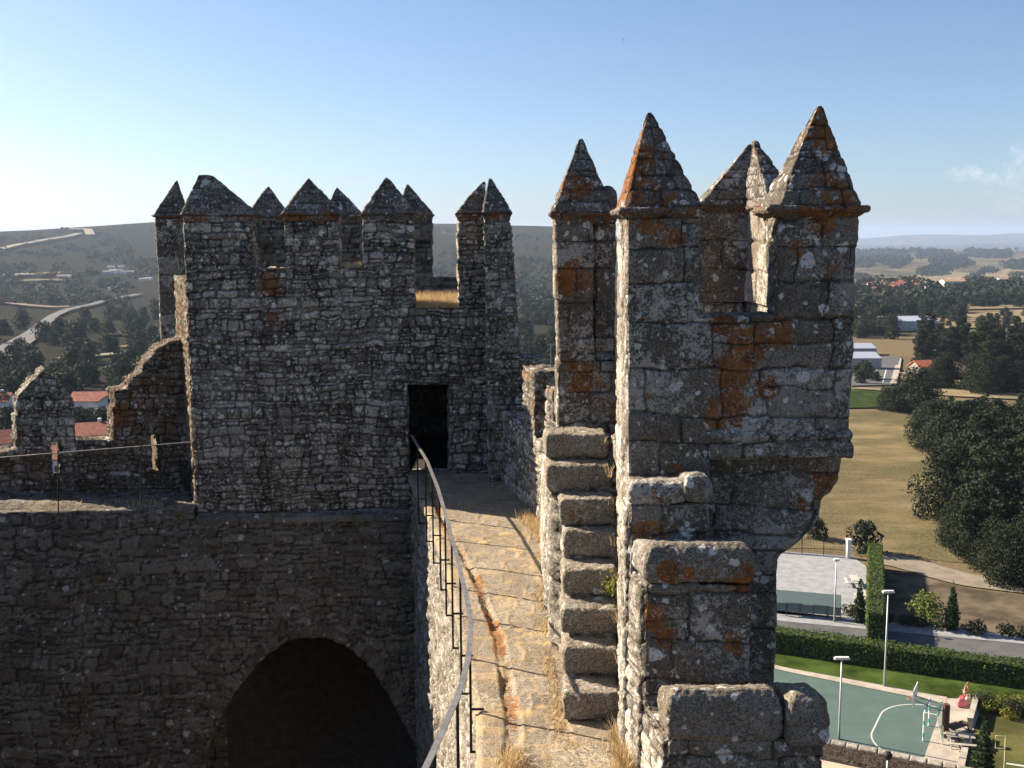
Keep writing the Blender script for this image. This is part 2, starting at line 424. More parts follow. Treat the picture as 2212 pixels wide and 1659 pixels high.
tags[up & (sg < g12[0])] = 1; tags[up & (sg > g12[1]) & (sg < g23[0])] = 2; tags[up & (sg > g23[1]) & (sg < g34[0])] = 3; tags[up & (sg > g34[1])] = 4
orn = [(*fxy(sx(585, 620)), -.85, .45, .8), (*fxy(sx(600, 680)), -1.45, .35, .6), (*fxy(sx(665, 430)), .7, .4, .5), (*fxy(sx(940, 740)), -2.0, .6, .35), (*fxy(sx(560, 760)), -2.2, .6, .35)]
S = Stone('rubble', 1, orange=orn)
S.lattice(lambda s, t, z: (FL[0]+EF[0]*s+NI[0]*t, FL[1]+EF[1]*s+NI[1]*t, z), SS, res_pts(0, .6, .06), ZZ, occ, tags)
D = S.build()
stone_obj('wall', D[0], M_RUB, tower)
mer = {k: stone_obj('merlon', D[k], M_RUB, tower) for k in (1, 2, 3, 4)}
def fquad(s0, s1, t0=0, t1=.6): return [tuple(fxy(s0, t0)), tuple(fxy(s1, t0)), tuple(fxy(s1, t1)), tuple(fxy(s0, t1))]
def apexF(u, v, t=.3):
    s, z = f_front(u, v, t); p = fxy(s, t); return (p[0], p[1], z)
for k, s0, s1, ap, rd in ((1, 0.0, g12[0], (430, 379), (460, 379)), (2, g12[1], g23[0], (667, 386), None), (3, g23[1], g34[0], (835, 383), None)):
    q = fquad(s0, s1); cornice(mer[k], q, ZC, .05, .07, .04, seed=k)
    cap(mer[k], q, ZC+.07, apexF(*ap), .035, ridge=apexF(*rd) if rd else None, seed=20+k)
q = fquad(g34[1], Ltot-.02); cornice(mer[4], q, ZC, .05, .07, .04); a4 = apexF(1050, 392); cap(mer[4], q, ZC+.07, (fxy(Ltot-.03)[0]-.03, 20.7, a4[2]), .035, seed=44)
# right-hand corner pier with its own pointed merlon
S = Stone('rubble', 5)
def pier(z, x0, x1, y0=19.72): return [(x0, y0, z), (x1, y0, z), (x1, 20.9, z), (x0, 20.9, z)]
S.loft([pier(-5.2, -.46, .34), pier(-3.2, -.48, .26), pier(-2.2, -.49, .17), pier(-.5, -.50, .06)], .035, cap_top=False)
S.loft([pier(-.5, -.50, .06), pier(ZC, -.51, -.02)], .035, tag=1)
D = S.build(); stone_obj('corner_pier', D[0], M_RUB, tower); o = stone_obj('merlon', D[1], M_RUB, tower)
q = [(-.51, 19.72), (-.02, 19.72), (-.02, 20.6), (-.51, 20.6)]
cornice(o, q, ZC, .05, .07, .04); p = atY(1058, 384, 20.1); cap(o, q, ZC+.07, p, .035, seed=51)
# left return wall (sunlit), far-left pier, back parapet seen between the front merlons
S = Stone('rubble', 6, oamt=.35)
ret = lambda z: [(-6.17, 20.19, z), (-5.6, 20.75, z), (-6.5, 23.0, z), (-7.3, 23.0, z)]
S.loft([ret(-5.6), ret(-.74)], .04)
stone_obj('side_wall', S.build()[0], stone_mat('mossy_lit_stone', (.13, .10, .065), (.26, .22, .16), lichen=.5, spots=.2, orange=.55, moss=.7, lichc=(.40, .37, .32)), tower)
x0, x1 = atY(336, 520, 22.9)[0], atY(381, 520, 22.9)[0]; zc = atY(340, 472, 22.9)[2]
S = Stone('ashlar', 7); pr = lambda z: rect_ring(x0, x1, 22.9, 23.5, z)
S.loft([pr(-5.5), pr(-.9)], .04, cap_top=False); S.loft([pr(-.9), pr(zc)], .04, tag=1)
D = S.build(); stone_obj('corner_pier', D[0], M_RUB, tower); o = stone_obj('merlon', D[1], M_RUB, tower)
q = [(x0, 22.9), (x1+.1, 22.9), (x1+.1, 23.5), (x0, 23.5)]; cornice(o, q, zc, .06, .07, .04); cap(o, q, zc+.07, atY(382, 391, 23.2), .04, seed=61)
YB = 24.6; zb = atY(600, 600, YB)[2]; zc = atY(600, 470, YB)[2]
spans = [(538, 618, 580, 403), (703, 779, 728, 405), (862, 933, 880, 398)]
xs = [(atY(a, 520, YB)[0], atY(b, 520, YB)[0]) for a, b, _, _ in spans]
SS = snap_pts(-7.2, .1, .05, [x for p in xs for x in p]); ZZ = snap_pts(-6.0, zc, .05, [zb])
sg, zg = np.meshgrid((SS[:-1]+SS[1:])/2, (ZZ[:-1]+ZZ[1:])/2, indexing='ij')
occ = zg < zb; tags = np.zeros(sg.shape, int)
for k, (a, b) in enumerate(xs): w = (zg > zb) & (sg > a) & (sg < b); occ |= w; tags[w] = k+1
S = Stone('rubble', 8); S.lattice(lambda s, t, z: (s, YB+t, z), SS, res_pts(0, .5, .1), ZZ, occ, tags)
D = S.build(); stone_obj('back_wall', D[0], M_RUBD, tower)
for k, (a, b) in enumerate(xs):
    o = stone_obj('merlon', D[k+1], M_RUBD, tower); q = [(a, YB), (b, YB), (b, YB+.5), (a, YB+.5)]
    cornice(o, q, zc, .05, .06, .05); u, v = spans[k][2:]; cap(o, q, zc+.06, atY(u, v, YB+.25), .045, seed=70+k)
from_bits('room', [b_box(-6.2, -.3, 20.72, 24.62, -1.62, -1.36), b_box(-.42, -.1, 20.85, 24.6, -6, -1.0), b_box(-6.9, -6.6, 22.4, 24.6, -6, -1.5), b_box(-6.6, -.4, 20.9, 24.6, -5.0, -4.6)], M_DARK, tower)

# ================================================================== courtyard wall with the arch, curtain wall to the left
cw = empty('curtain_wall', (-7, 20.2, -16), 'long shaded courtyard wall with a deep pointed arch, a narrow walkway and a pointed merlon', 'castle wall')
OF = -.13
def low(s, t, z): return (FL[0]+EF[0]*s+NI[0]*(t+OF), FL[1]+EF[1]*s+NI[1]*(t+OF), z)
sA, zA = f_front(676, 1380, OF)
asym = lambda d: np.where(d < 0, .90, 1.02)
wf = lambda z: np.where(z < zA, 2.12*np.clip((zA-z)/2.75, 0, 1.6)**.46, 0)
zf = lambda x: zA-2.75*(np.abs(x)/2.12)**(1/.46)
def lowa(s, t, z):
    d = s-sA; k = asym(d); w = wf(z)/k; zz = zf(d*k)
    s2 = np.where((np.abs(np.abs(d)-w) < .024) & (z < zA-.3), sA+np.sign(d)*w, s)
    z2 = np.where((np.abs(z-zz) < .024) & (z >= zA-.5), zz, z)
    return low(s2, t, z2)
ZB = res_pts(-15.2, -5.36, .04); ZA = np.concatenate([ZB, res_pts(-5.36, -5.13, .04)[1:]])
S = Stone('rubble2', 12)
SS = res_pts(-9.0, 0, .045); S.lattice(low, SS, res_pts(0, 2.0, .08), ZA, np.ones((len(SS)-1, len(ZA)-1), bool), skip=('right',))
SS = res_pts(0, 4.6, .04); sg, zg = np.meshgrid((SS[:-1]+SS[1:])/2, (ZB[:-1]+ZB[1:])/2, indexing='ij')
S.lattice(lowa, SS, np.concatenate([res_pts(0, 1.0, .05), res_pts(1.2, 5.0, .2)]), ZB, ~((np.abs(sg-sA)*asym(sg-sA) < wf(zg)) & (zg < zA)), skip=('left',))
P_ = S.P[-1]; rel = np.stack([(P_[:, :2]-FL)@EF-sA, P_[:, 2]-(zA-2.3)], -1); ang = np.arctan2(rel[:, 0], rel[:, 1]); rr0 = np.hypot(*rel.T)
th_ = np.linspace(-1.75, 1.75, 400); zt_ = zA-2.75*np.linspace(0, 1.5, 300); bx = np.concatenate([-(wf(zt_)/.90)[::-1], wf(zt_)/1.02]); bz = np.concatenate([zt_[::-1], zt_])-(zA-2.3)
ba = np.arctan2(bx, bz); br = np.hypot(bx, bz); so_ = np.argsort(ba); dist = rr0-np.interp(ang, ba[so_], br[so_])
lo_, hi_ = row_span('rubble2', 260); ring = (dist > -.05) & (dist < .34) & (np.abs(ang) < 1.7)
S.U[-1][ring] = np.stack([ang[ring]*4.2, lo_+(hi_-lo_)*np.clip((dist[ring]+.03)/.37, .02, .98)], -1)
stone_obj('wall', S.build()[0], M_RUBD, cw); aw = cw
S = Stone('coping', 14)
lr = lambda z, t0, t1: [(*fxy(.02, t0), z), (*fxy(4.45, t0), z), (*fxy(4.45, t1), z), (*fxy(.02, t1), z)]
S.loft([lr(-5.44, OF-.05, .1), lr(-5.34, OF-.05, .1), lr(-5.27, OF+.04, .1)], .04); stone_obj('ledge', S.build(1.2)[0], M_RUBD, aw)
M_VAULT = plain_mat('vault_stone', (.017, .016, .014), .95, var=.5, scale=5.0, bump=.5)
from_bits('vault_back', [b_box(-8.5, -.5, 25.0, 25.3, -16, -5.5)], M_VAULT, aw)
cf = bpy.data.meshes.new('courtyard'); v, f = b_box(-18, 3, 2, 26, -15.4, -15.0); cf.from_pydata(v, [], f); cf.materials.append(plain_mat('courtyard_ground', (.12, .11, .10), .95, var=.4, scale=1.5)); tag(link('courtyard', cf), kind='structure')
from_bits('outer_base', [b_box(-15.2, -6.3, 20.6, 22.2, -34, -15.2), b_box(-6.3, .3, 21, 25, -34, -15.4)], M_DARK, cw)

S = Stone('rubble2', 16)
S.loft([rect_ring(-15.6, -14.4, -3.2, 20.2, -16), rect_ring(-15.6, -14.4, -3.2, 20.2, -2.6)], .25); S.loft([rect_ring(-14.4, -1.6, -3.2, -2.2, -16), rect_ring(-14.4, -1.6, -3.2, -2.2, -1.6)], .25)  # out-of-view courtyard walls, added to keep skylight off the lower wall
stone_obj('wall', S.build()[0], M_RUBD, cw)
# parapet on the curtain wall: merlon, crenels, slits, ramped end
YP = 21.4
X = lambda u, v=900: atY(u, v, YP)[0]
Zp = lambda u, v: atY(u, v, YP)[2]
prof = [(-14.9, -4.5), (X(-60, 992), Zp(-60, 992)), (X(27, 968)-.001, Zp(27, 968)), (X(28, 866), Zp(28, 866)), (X(30, 852), Zp(30, 852)), (X(90, 793), Zp(90, 793)), (X(150, 853), Zp(150, 853)), (X(154, 868), Zp(154, 868)), (X(156, 957), Zp(156, 957)), (X(236, 948), Zp(236, 948)), (X(237, 842), Zp(237, 842)),
        (X(262, 838), Zp(262, 838)), (X(272, 818), Zp(272, 818)), (X(295, 806), Zp(295, 806)), (X(300, 788), Zp(300, 788)), (X(330, 752), Zp(330, 752)), (X(355, 738), Zp(355, 738)), (X(390, 728), Zp(390, 728)), (X(432, 727), Zp(432, 727))]
px, pz = np.array(prof).T
SS = snap_pts(-14.9, X(430), .03, px); ZZ = res_pts(-5.4, Zp(400, 726)+.05, .03)
top = lambda s: np.interp(s, px, pz)
def pmap(s, t, z):
    tp = top(s); z2 = np.where(np.abs(z-tp) < .017, tp, z); return (s+.06-.62*t, YP+t+(s+9)*.02, z2)
sg, zg = np.meshgrid((SS[:-1]+SS[1:])/2, (ZZ[:-1]+ZZ[1:])/2, indexing='ij')
occ = zg < top(sg)
for u0, u1, v0, v1 in ((107, 128, 956, 1030), (322, 340, 943, 1022)):
    occ &= ~((sg > X(u0, 990)) & (sg < X(u1, 990)) & (zg < Zp(u0, v0)) & (zg > Zp(u0, v1)))
tags = np.zeros(sg.shape, int); zm = Zp(27, 968)
tags[(zg > zm) & (sg > X(27)) & (sg < X(155.5))] = 1; tags[(sg > X(236.5)) & (zg > Zp(240, 948))] = 2
S = Stone('rubble', 15, orange=[(X(300), YP, -3.3, 1.0, .4), (X(250), YP, -3.5, .5, .6)]); S.lattice(pmap, SS, res_pts(0, .5, .05), ZZ, occ, tags)
D = S.build(); stone_obj('parapet', D[0], M_RAMP, cw); stone_obj('merlon', D[1], M_RUB, cw); stone_obj('ramped_end', D[2], M_RAMP, cw)

# ================================================================== sunlit rampart with the wall walk
ramp = empty('rampart', (-.3, 12, -16), 'sunlit rampart carrying a paved wall walk with a lichen filled drain', 'castle wall')
eY = [3.0, 4.5, 6.0, 7.0, 8.0, 8.73, 9.62, 10.36, 11.61, 13.02, 15.01, 16.94, 19.6, 20.6]; eX = [-1.35, -1.0, -.66, -.5, -.36, -.31, -.32, -.40, -.55, -.73, -1.0, -1.31, -1.85, -2.05]
xe = lambda y: np.interp(y, eY, eX)
S = Stone('rubble2', 21)
SS = -res_pts(4.0, 20.3, .05)[::-1]; ZZ = np.concatenate([res_pts(-15.2, -9.6, .09)[:-1], res_pts(-9.6, -4.62, .05)])
occ = np.ones((len(SS)-1, len(ZZ)-1), bool)
# eroded hollows in the lit face
sg, zg = np.meshgrid((SS[:-1]+SS[1:])/2, (ZZ[:-1]+ZZ[1:])/2, indexing='ij')
S.lattice(lambda s, t, z: (xe(-s)+t, -s, z), SS, np.array([0, .06, .12]), ZZ, occ, skip=('back', 'bottom'))
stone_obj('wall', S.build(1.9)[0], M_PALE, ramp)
# paving
rY = [3, 8.88, 9.2, 11.46, 14.3, 16.35, 17.82, 20.6]; rX = [1.05, 1.08, 1.08, .85, .85, .62, .3, -.25]
gY = [3, 8.2, 8.89, 9.62, 10.46, 11.61, 12.51, 13.84, 15.01, 16.94, 20.6]; gX = [-.05, -.02, -.01, -.02, -.05, -.16, -.28, -.49, -.73, -1.14, -1.8]
yy = res_pts(3.6, 20.6, .03); ww = np.concatenate([[-.005], np.linspace(0, 1, 75)])
Y2, W2 = np.meshgrid(yy, ww, indexing='ij')
X2 = (xe(Y2)-.02)*(1-W2)+np.interp(Y2, rY, rX)*W2
gx = np.interp(Y2, gY, gX); gw = np.interp(Y2, [3, 9, 12, 17, 20], [.10, .085, .06, .045, .03])
dgut = np.abs(X2-gx+.02*vnoise(Y2*3, X2*0, X2*0, 4)); gm = (1-sstep(gw*.7, gw*1.2, dgut))*sstep(8.6, 9.2, Y2)
gm = gm*(.35+.65*sstep(-.3, .3, vnoise(Y2*1.7, Y2*0, Y2*0, 31)))
Z2 = np.full_like(X2, Z_W) - .055*gm - .03*(1-sstep(0, .05, X2-xe(Y2)+.02))
Z2[:, 0] -= .10; Z2 += .02*vnoise(X2*1.3, Y2*1.3, X2*0, 9)
G = np.stack([X2, Y2, Z2], -1); curb = X2 < gx-gw*.6
U = np.stack([np.where(curb, Y2*.8, X2), np.where(curb, 3.3+(X2-xe(Y2))*.001, Y2)], -1)
S = Stone('flag', 22); S.grid(G, U, flip=False); D = S.build()[0]
px_, py_ = D[0][:, 0], D[0][:, 1]
gm2 = (1-sstep(.05, .14, np.abs(px_-np.interp(py_, gY, gX))))*sstep(8.6, 9.2, py_)
right = 1-sstep(.0, .38, np.interp(py_, [3, 8.88, 11.46, 14.3, 16.35, 17.8, 20.6], [.9, .88, .5, .55, .45, .1, -.35])-px_)
D[2]['orange'] = np.clip(np.maximum(gm2*(.35+.65*sstep(-.35, .35, vnoise(py_*2.3, px_*6, py_*0, 33))), right*.45), 0, 1)
stone_obj('paving', D, M_FLAG, ramp)

# ================================================================== staircase
st = empty('stone_staircase', (.75, 9.3, Z_W), 'steep flight of worn stone steps climbing beside the right hand turret', 'staircase')
steps = [(9.61, .48, 1.03), (9.95, .49, 1.06), (10.23, .49, 1.06), (10.56, .51, 1.07), (10.9, .53, 1.09), (11.1, .50, 1.09), (11.44, .36, 1.08), (11.7, .35, 1.08)]
SS = -res_pts(9.35, 13.2, .05)[::-1]; ZZ = res_pts(-4.7, -2.2, .05)
sg, zg = np.meshgrid((SS[:-1]+SS[1:])/2, (ZZ[:-1]+ZZ[1:])/2, indexing='ij')
hts = np.full(sg.shape, -4.7)
for k, (y, a, b) in enumerate(steps): hts = np.where(-sg > y+.03, Z_W+.3*(k+1)-.06, hts)
S = Stone('rubble', 24); S.lattice(lambda s, t, z: (.53+t-.14*sstep(11.2, 11.5, -s), -s, z), SS, res_pts(0, .84, .06), ZZ, zg < hts)
stone_obj('stair_core', S.build(1.3)[0], M_PALE, st)
for k, (y, a, b) in enumerate(steps):
    S = Stone('boulder', 30+k, orange=[(.8, y, Z_W+.3*k+.2, .5, .3)] if k in (4, 5) else []); z1 = Z_W+.3*(k+1); z0 = z1-.30+rng.uniform(0, .035)
    dy = .48; j = [rng.uniform(-.018, .018) for _ in range(8)]
    R = lambda z, g: [(a+g+j[0], y+g+j[1], z+j[4]*.6), (b-g+j[2], y+g+j[3], z+j[5]*.6), (b-g, y+dy, z), (a+g, y+dy, z)]
    S.loft([R(z0, .03), R(z0+.03, .006), R(z1-.06, 0), R(z1-.022, .010), R(z1-.005, .026), R(z1, .06)], .016, cap_bot=True)
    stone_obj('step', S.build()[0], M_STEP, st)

# ================================================================== low parapet between staircase and tower
pp = empty('side_parapet', (0, 17.8, Z_W), 'low ruined parapet on the right of the wall walk with two stubby merlons', 'parapet')
SS = -snap_pts(15.3, 19.95, .03, [15.8, 16.3, 17.06, 17.95])[::-1]; ZZ = snap_pts(-4.75, -2.12, .03, [-3.2, -2.24])
sg, zg = np.meshgrid((SS[:-1]+SS[1:])/2, (ZZ[:-1]+ZZ[1:])/2, indexing='ij'); yg = -sg
occ = zg < -3.2; tags = np.zeros(sg.shape, int)
for k, (a, b, t) in enumerate(((15.8, 16.32, -2.24), (17.06, 17.95, -2.12))): w = (zg > -3.2) & (zg < t) & (yg > a) & (yg < b); occ |= w; tags[w] = k+1
S = Stone('rubble2', 26, oamt=.25); S.lattice(lambda s, t, z: (.50+s*.203+3.31+t*.98, -s+t*.1, z), SS, res_pts(0, .5, .05), ZZ, occ, tags)
D = S.build(1.2); stone_obj('wall', D[0], M_RUB, pp); stone_obj('merlon', D[1], M_TUR, pp); stone_obj('merlon', D[2], M_TUR, pp)
S = Stone('rubble2', 27); S.loft([rect_ring(-.25, .62, 19.9, 20.5, -5), rect_ring(-.25, .58, 19.9, 20.5, -2.2)], .04); stone_obj('end_block', S.build()[0], M_RUB, pp)
S = Stone('boulder', 28); S.loft([rect_ring(.40, .75, 13.5, 15.35, -4.7), rect_ring(.42, .75, 13.5, 15.35, -3.3), rect_ring(.47, .72, 13.58, 15.3, -3.24)], .03); stone_obj('stub', S.build(2)[0], M_PALE, pp)

# ================================================================== corner turret on the right
tu = empty('corner_turret', (2, 9.3, -8), 'tall corner turret with sharp pyramid merlons and rounded corbels right of the stairs', 'turret')
YT = 9.3; zs = -.68; ZT = .17; zo = -1.93
SS = snap_pts(1.0, 3.0, .0135, [1.63, 2.32, 1.74]); ZZ = snap_pts(-5.6, ZT, .0135, [zs, zo])
sg, zg = np.meshgrid((SS[:-1]+SS[1:])/2, (ZZ[:-1]+ZZ[1:])/2, indexing='ij')
occ = ~((sg > 1.63) & (sg < 2.32) & (zg > zs)) & ~((sg > 1.74) & (zg < zo))
tags = np.zeros(sg.shape, int); tags[(zg > zs) & (sg < 1.63)] = 1; tags[(zg > zs) & (sg > 2.32)] = 2
orn = [(2.1, YT, -.95, .30, 1), (2.3, YT, -.85, .22, .9), (1.85, YT, -.75, .16, .9), (1.95, YT, -1.15, .28, 1), (1.95, YT, -1.5, .26, .95), (2.25, YT, -1.3, .2, .8), (1.8, YT, -1.6, .2, .8), (1.25, YT, .1, .2, .6), (1.4, YT, -.02, .18, .75), (2.7, YT, .1, .18, .6),
       (1.2, YT, -2.2, .25, .7), (1.45, YT, -2.1, .2, .6), (1.15, YT, -2.6, .25, .4), (2.5, YT, -.1, .15, .5), (2.8, YT, -.25, .12, .6)]
S = Stone('ashlar', 40, orange=orn)
S.lattice(lambda s, t, z: (s+.05*(1-s/3)*(-z)*.35, YT+t, z), SS, res_pts(0, .4, .03), ZZ, occ, tags)
D = S.build(); stone_obj('wall', D[0], M_TUR, tu); mN = stone_obj('merlon', D[1], M_TUR, tu); mR = stone_obj('merlon', D[2], M_TUR, tu)
q = [(1.0, YT), (1.63, YT), (1.63, YT+.75), (1.0, YT+.75)]
cornice(mN, q, ZT, .075, .085, .018, seed=3); cap(mN, q, ZT+.08, (atY(1403, 244, YT+.38)), .018, seed=81, orange=[(.98, YT+.3, .6, .6, .8), (1.3, YT, .3, .3, .5)])
q = [(2.32, YT), (3.0, YT), (3.0, YT+.65), (2.32, YT+.65)]
cornice(mR, q, ZT, .08, .09, .018, seed=4); cap(mR, q, ZT+.085, (atY(1770, 231, YT+.33)), .018, seed=82, orange=[(2.7, YT, .9, .35, .6), (2.75, YT, .4, .3, .6)])
# string course running across the gap
S = Stone('coping', 43); S.loft([rect_ring(1.74, 3.02, YT-.035, YT+.35, zo-.02), rect_ring(1.74, 3.02, YT-.045, YT+.35, zo+.20), rect_ring(1.76, 3.0, YT-.01, YT+.35, zo+.235)], .018, cap_bot=True); stone_obj('string_course', S.build(1.2)[0], M_TUR, tu)
# left wall of the turret (the sunlit edge)
S = Stone('ashlar', 44, oamt=.15)
lw = lambda z, g=0: [(1.0-.012*z+g, YT+.38, z), (1.45, YT+.38, z), (1.45, YT+.98, z), (1.0-.012*z+g, YT+.98, z)]
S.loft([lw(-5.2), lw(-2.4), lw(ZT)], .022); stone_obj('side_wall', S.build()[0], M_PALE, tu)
# recessed wall and corbels under the overhang
pz = [-8.5, -2.97, -2.92, -2.86, -2.8, -2.72, -2.62, -2.5, -2.42, -2.38, -2.33, -2.25, -2.15, -2.05, -1.95]
pxr = [2.47, 2.47, 2.50, 2.60, 2.66, 2.74, 2.80, 2.845, 2.85, 2.86, 2.93, 2.985, 3.02, 3.03, 3.03]
S = Stone('ashlar', 45, orange=[(2.85, 9.4, -2.2, .25, .9), (2.6, 9.4, -2.4, .2, .7)])
SS = res_pts(0, 1, .022); ZZ = snap_pts(-5.2, -1.95, .018, pz)
S.lattice(lambda s, t, z: (1.62+s*(np.interp(z, pz, pxr)-1.62), YT+.26+t+.22*(1-s)**2, z), SS, res_pts(0, .6, .04), ZZ, np.ones((len(SS)-1, len(ZZ)-1), bool))
stone_obj('corbel', S.build()[0], M_TUR, tu)
S = Stone('ashlar', 46); S.loft([rect_ring(1.1, 2.46, YT+.5, 12.3, -34), rect_ring(1.1, 2.46, YT+.5, 12.3, -5.2)], .5); stone_obj('footing', S.build()[0], M_TUR, tu)
# back and right parapets, rear merlons, left pillar by the stair head
S = Stone('ashlar', 47)
S.loft([rect_ring(2.62, 3.0, YT+.4, 12.3, -1.95), rect_ring(2.62, 3.0, YT+.4, 12.3, -.70)], .03)
S.loft([rect_ring(1.3, 2.62, 11.9, 12.3, -2.2), rect_ring(1.3, 2.62, 11.9, 12.3, -.72)], .03)
S.loft([rect_ring(1.1, 2.62, YT+.4, 11.9, -2.4), rect_ring(1.1, 2.62, YT+.4, 11.9, -2.2)], .06)
stone_obj('rear_parapet', S.build()[0], M_TUR, tu)
S = Stone('ashlar', 48); S.loft([rect_ring(2.09, 2.72, 11.9, 12.3, -.72), rect_ring(2.09, 2.72, 11.9, 12.3, .28)], .02); o = stone_obj('merlon', S.build()[0], M_TUR, tu)
q = [(2.09, 11.92), (2.6, 11.92), (2.6, 12.3), (2.09, 12.3)]; cornice(o, q, .28, .05, .07, .025); cap(o, q, .35, atY(1622, 312, 12.0), .022, seed=83)
S = Stone('ashlar', 49); S.loft([rect_ring(2.605, 2.95, 10.9, 11.88, -.70), rect_ring(2.605, 2.90, 10.9, 11.88, .27)], .02); o = stone_obj('merlon', S.build()[0], M_PALE, tu)
q = [(2.605, 10.9), (2.9, 10.9), (2.9, 11.88), (2.605, 11.88)]; cornice(o, q, .27, .05, .07, .022); cap(o, q, .34, atY(1630, 304, 11.4), .02, seed=84)
S = Stone('ashlar', 50, orange=[(.7, 12.3, -.45, .3, .9), (.8, 12.3, -1.6, .35, .8), (1.1, 12.3, -2.0, .3, .5)])
lp = lambda z, a, b: [(a, 12.3, z), (b, 12.3, z), (b, 12.95, z), (a, 12.95, z)]
S.loft([lp(-2.5, .53, 1.24), lp(-1.42, .53, 1.22)], .022, cap_top=True); S.loft([lp(-1.42, .54, .97), lp(-.9, .52, .96)], .022, cap_top=False)
S.loft([lp(-.9, .52, .96), lp(.22, .50, .95)], .022, tag=1)
r2 = lambda z: rect_ring(.965, 1.22, 12.42, 12.95, z)
S.loft([r2(-1.42), r2(.22)], .022, tag=1)
D = S.build(); stone_obj('stair_pillar', D[0], M_TUR, tu); o = stone_obj('merlon', D[1], M_TUR, tu)
q = [(.5, 12.3), (1.22, 12.3), (1.22, 12.95), (.5, 12.95)]; cornice(o, q, .22, .06, .08, .022); cap(o, [(.5, 12.3), (1.16, 12.3), (1.16, 12.95), (.5, 12.95)], .30, atY(1255, 300, 12.6), .02, seed=85, orange=[(.75, 12.3, .6, .3, .7)])
S = Stone('boulder', 53); k_ = lambda z, g: rect_ring(.98+g, 1.22-g, 12.36+g, 12.8, z); S.loft([k_(.30, 0), k_(.42, 0), k_(.52, .02), k_(.58, .07)], .022); stone_obj('shoulder_stone', S.build()[0], M_CAP, o)

# ================================================================== stepped parapet beside the stairs
sp_ = empty('stepped_parapet', (1.4, 7.6, -8), 'lichen covered parapet stepping down towards the viewer below the turret', 'parapet')
def pblock(quad, ztop, zbot, res, seed, orn, cop):
    """quad: plan corners front-left, front-right, back-right, back-left"""
    S = Stone('ashlar', seed, orange=orn)
    S.loft([qring(quad, zbot), qring(quad, ztop)], res)
    stone_obj('wall', S.build(1.3)[0], M_TUR, sp_)
    A, B, C2, D2 = [np.array(p, float) for p in quad]
    S = Stone('rubble2', seed+7, oamt=.1); sf = lambda z: [(A[0]-.045, A[1]+.03, z), (A[0]+.05, A[1]+.03, z), (D2[0]+.05, D2[1]+.02, z), (D2[0]-.045, D2[1]+.02, z)]  # pale slab added over the block's left face, sunlit brightness in its colour
    S.loft([sf(zbot), sf(ztop-.02)], res*1.5); stone_obj('sunlit_toned_slab', S.build(.8)[0], M_PALE, sp_)
    for i, (f0, f1, z0, z1, g, dep) in enumerate(cop):
        S = Stone('boulder', seed+60+i, orange=orn); hh = z1-z0
        fl, fr = A+(B-A)*f0, A+(B-A)*f1; bl, br = fl+(D2-A)*dep, fr+(C2-B)*dep; e1 = (fr-fl)/np.linalg.norm(fr-fl); e2 = np.array([-e1[1], e1[0]])
        R = lambda z, q, k=0: [(*(fl+e1*q-e2*(g-q)), z), (*(fr-e1*q-e2*(g-q)), z), (*(br-e1*q-e2*q), z-k), (*(bl+e1*q-e2*q), z-k)]
        S.loft([R(z0, .04), R(z0+hh*.15, .006), R(z0+hh*.62, 0), R(z0+hh*.88, .025, .02), R(z1, .08, .05)], res, cap_bot=True)
        stone_obj('coping_stone', S.build(1)[0], M_TUR, sp_)
def px(u, Y, v=1300): return atY(u, v, Y)[0]
Y1, Y2_, Y3 = 8.85, 8.45, 7.85
z1 = atY(1440, 1040, Y1)[2]; z2 = atY(1500, 1178, Y2_)[2]; z3 = atY(1560, 1492, Y3)[2]
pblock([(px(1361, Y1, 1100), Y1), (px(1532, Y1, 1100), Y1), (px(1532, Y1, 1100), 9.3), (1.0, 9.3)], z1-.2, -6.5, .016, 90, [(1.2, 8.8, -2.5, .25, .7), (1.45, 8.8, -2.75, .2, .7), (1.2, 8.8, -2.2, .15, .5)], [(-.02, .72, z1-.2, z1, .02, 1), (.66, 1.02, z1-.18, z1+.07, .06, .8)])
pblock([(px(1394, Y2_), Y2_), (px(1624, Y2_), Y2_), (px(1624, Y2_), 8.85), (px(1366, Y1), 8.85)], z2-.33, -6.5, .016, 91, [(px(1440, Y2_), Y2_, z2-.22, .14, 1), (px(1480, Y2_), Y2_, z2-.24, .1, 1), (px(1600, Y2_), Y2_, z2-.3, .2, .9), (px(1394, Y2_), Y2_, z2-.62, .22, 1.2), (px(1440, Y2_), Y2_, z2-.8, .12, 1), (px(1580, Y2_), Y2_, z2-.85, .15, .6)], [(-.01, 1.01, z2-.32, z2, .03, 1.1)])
pblock([(px(1444, Y3, 1550), Y3), (px(1778, Y3, 1550), Y3), (px(1760, Y3, 1550), 8.45), (px(1400, Y2_), 8.45)], z3-.40, -7, .015, 92, [(px(1560, Y3), Y3, z3-.75, .15, .7)], [(-.01, .74, z3-.42, z3, .03, .45), (.76, 1.03, z3-.45, z3-.02, .07, .6)])

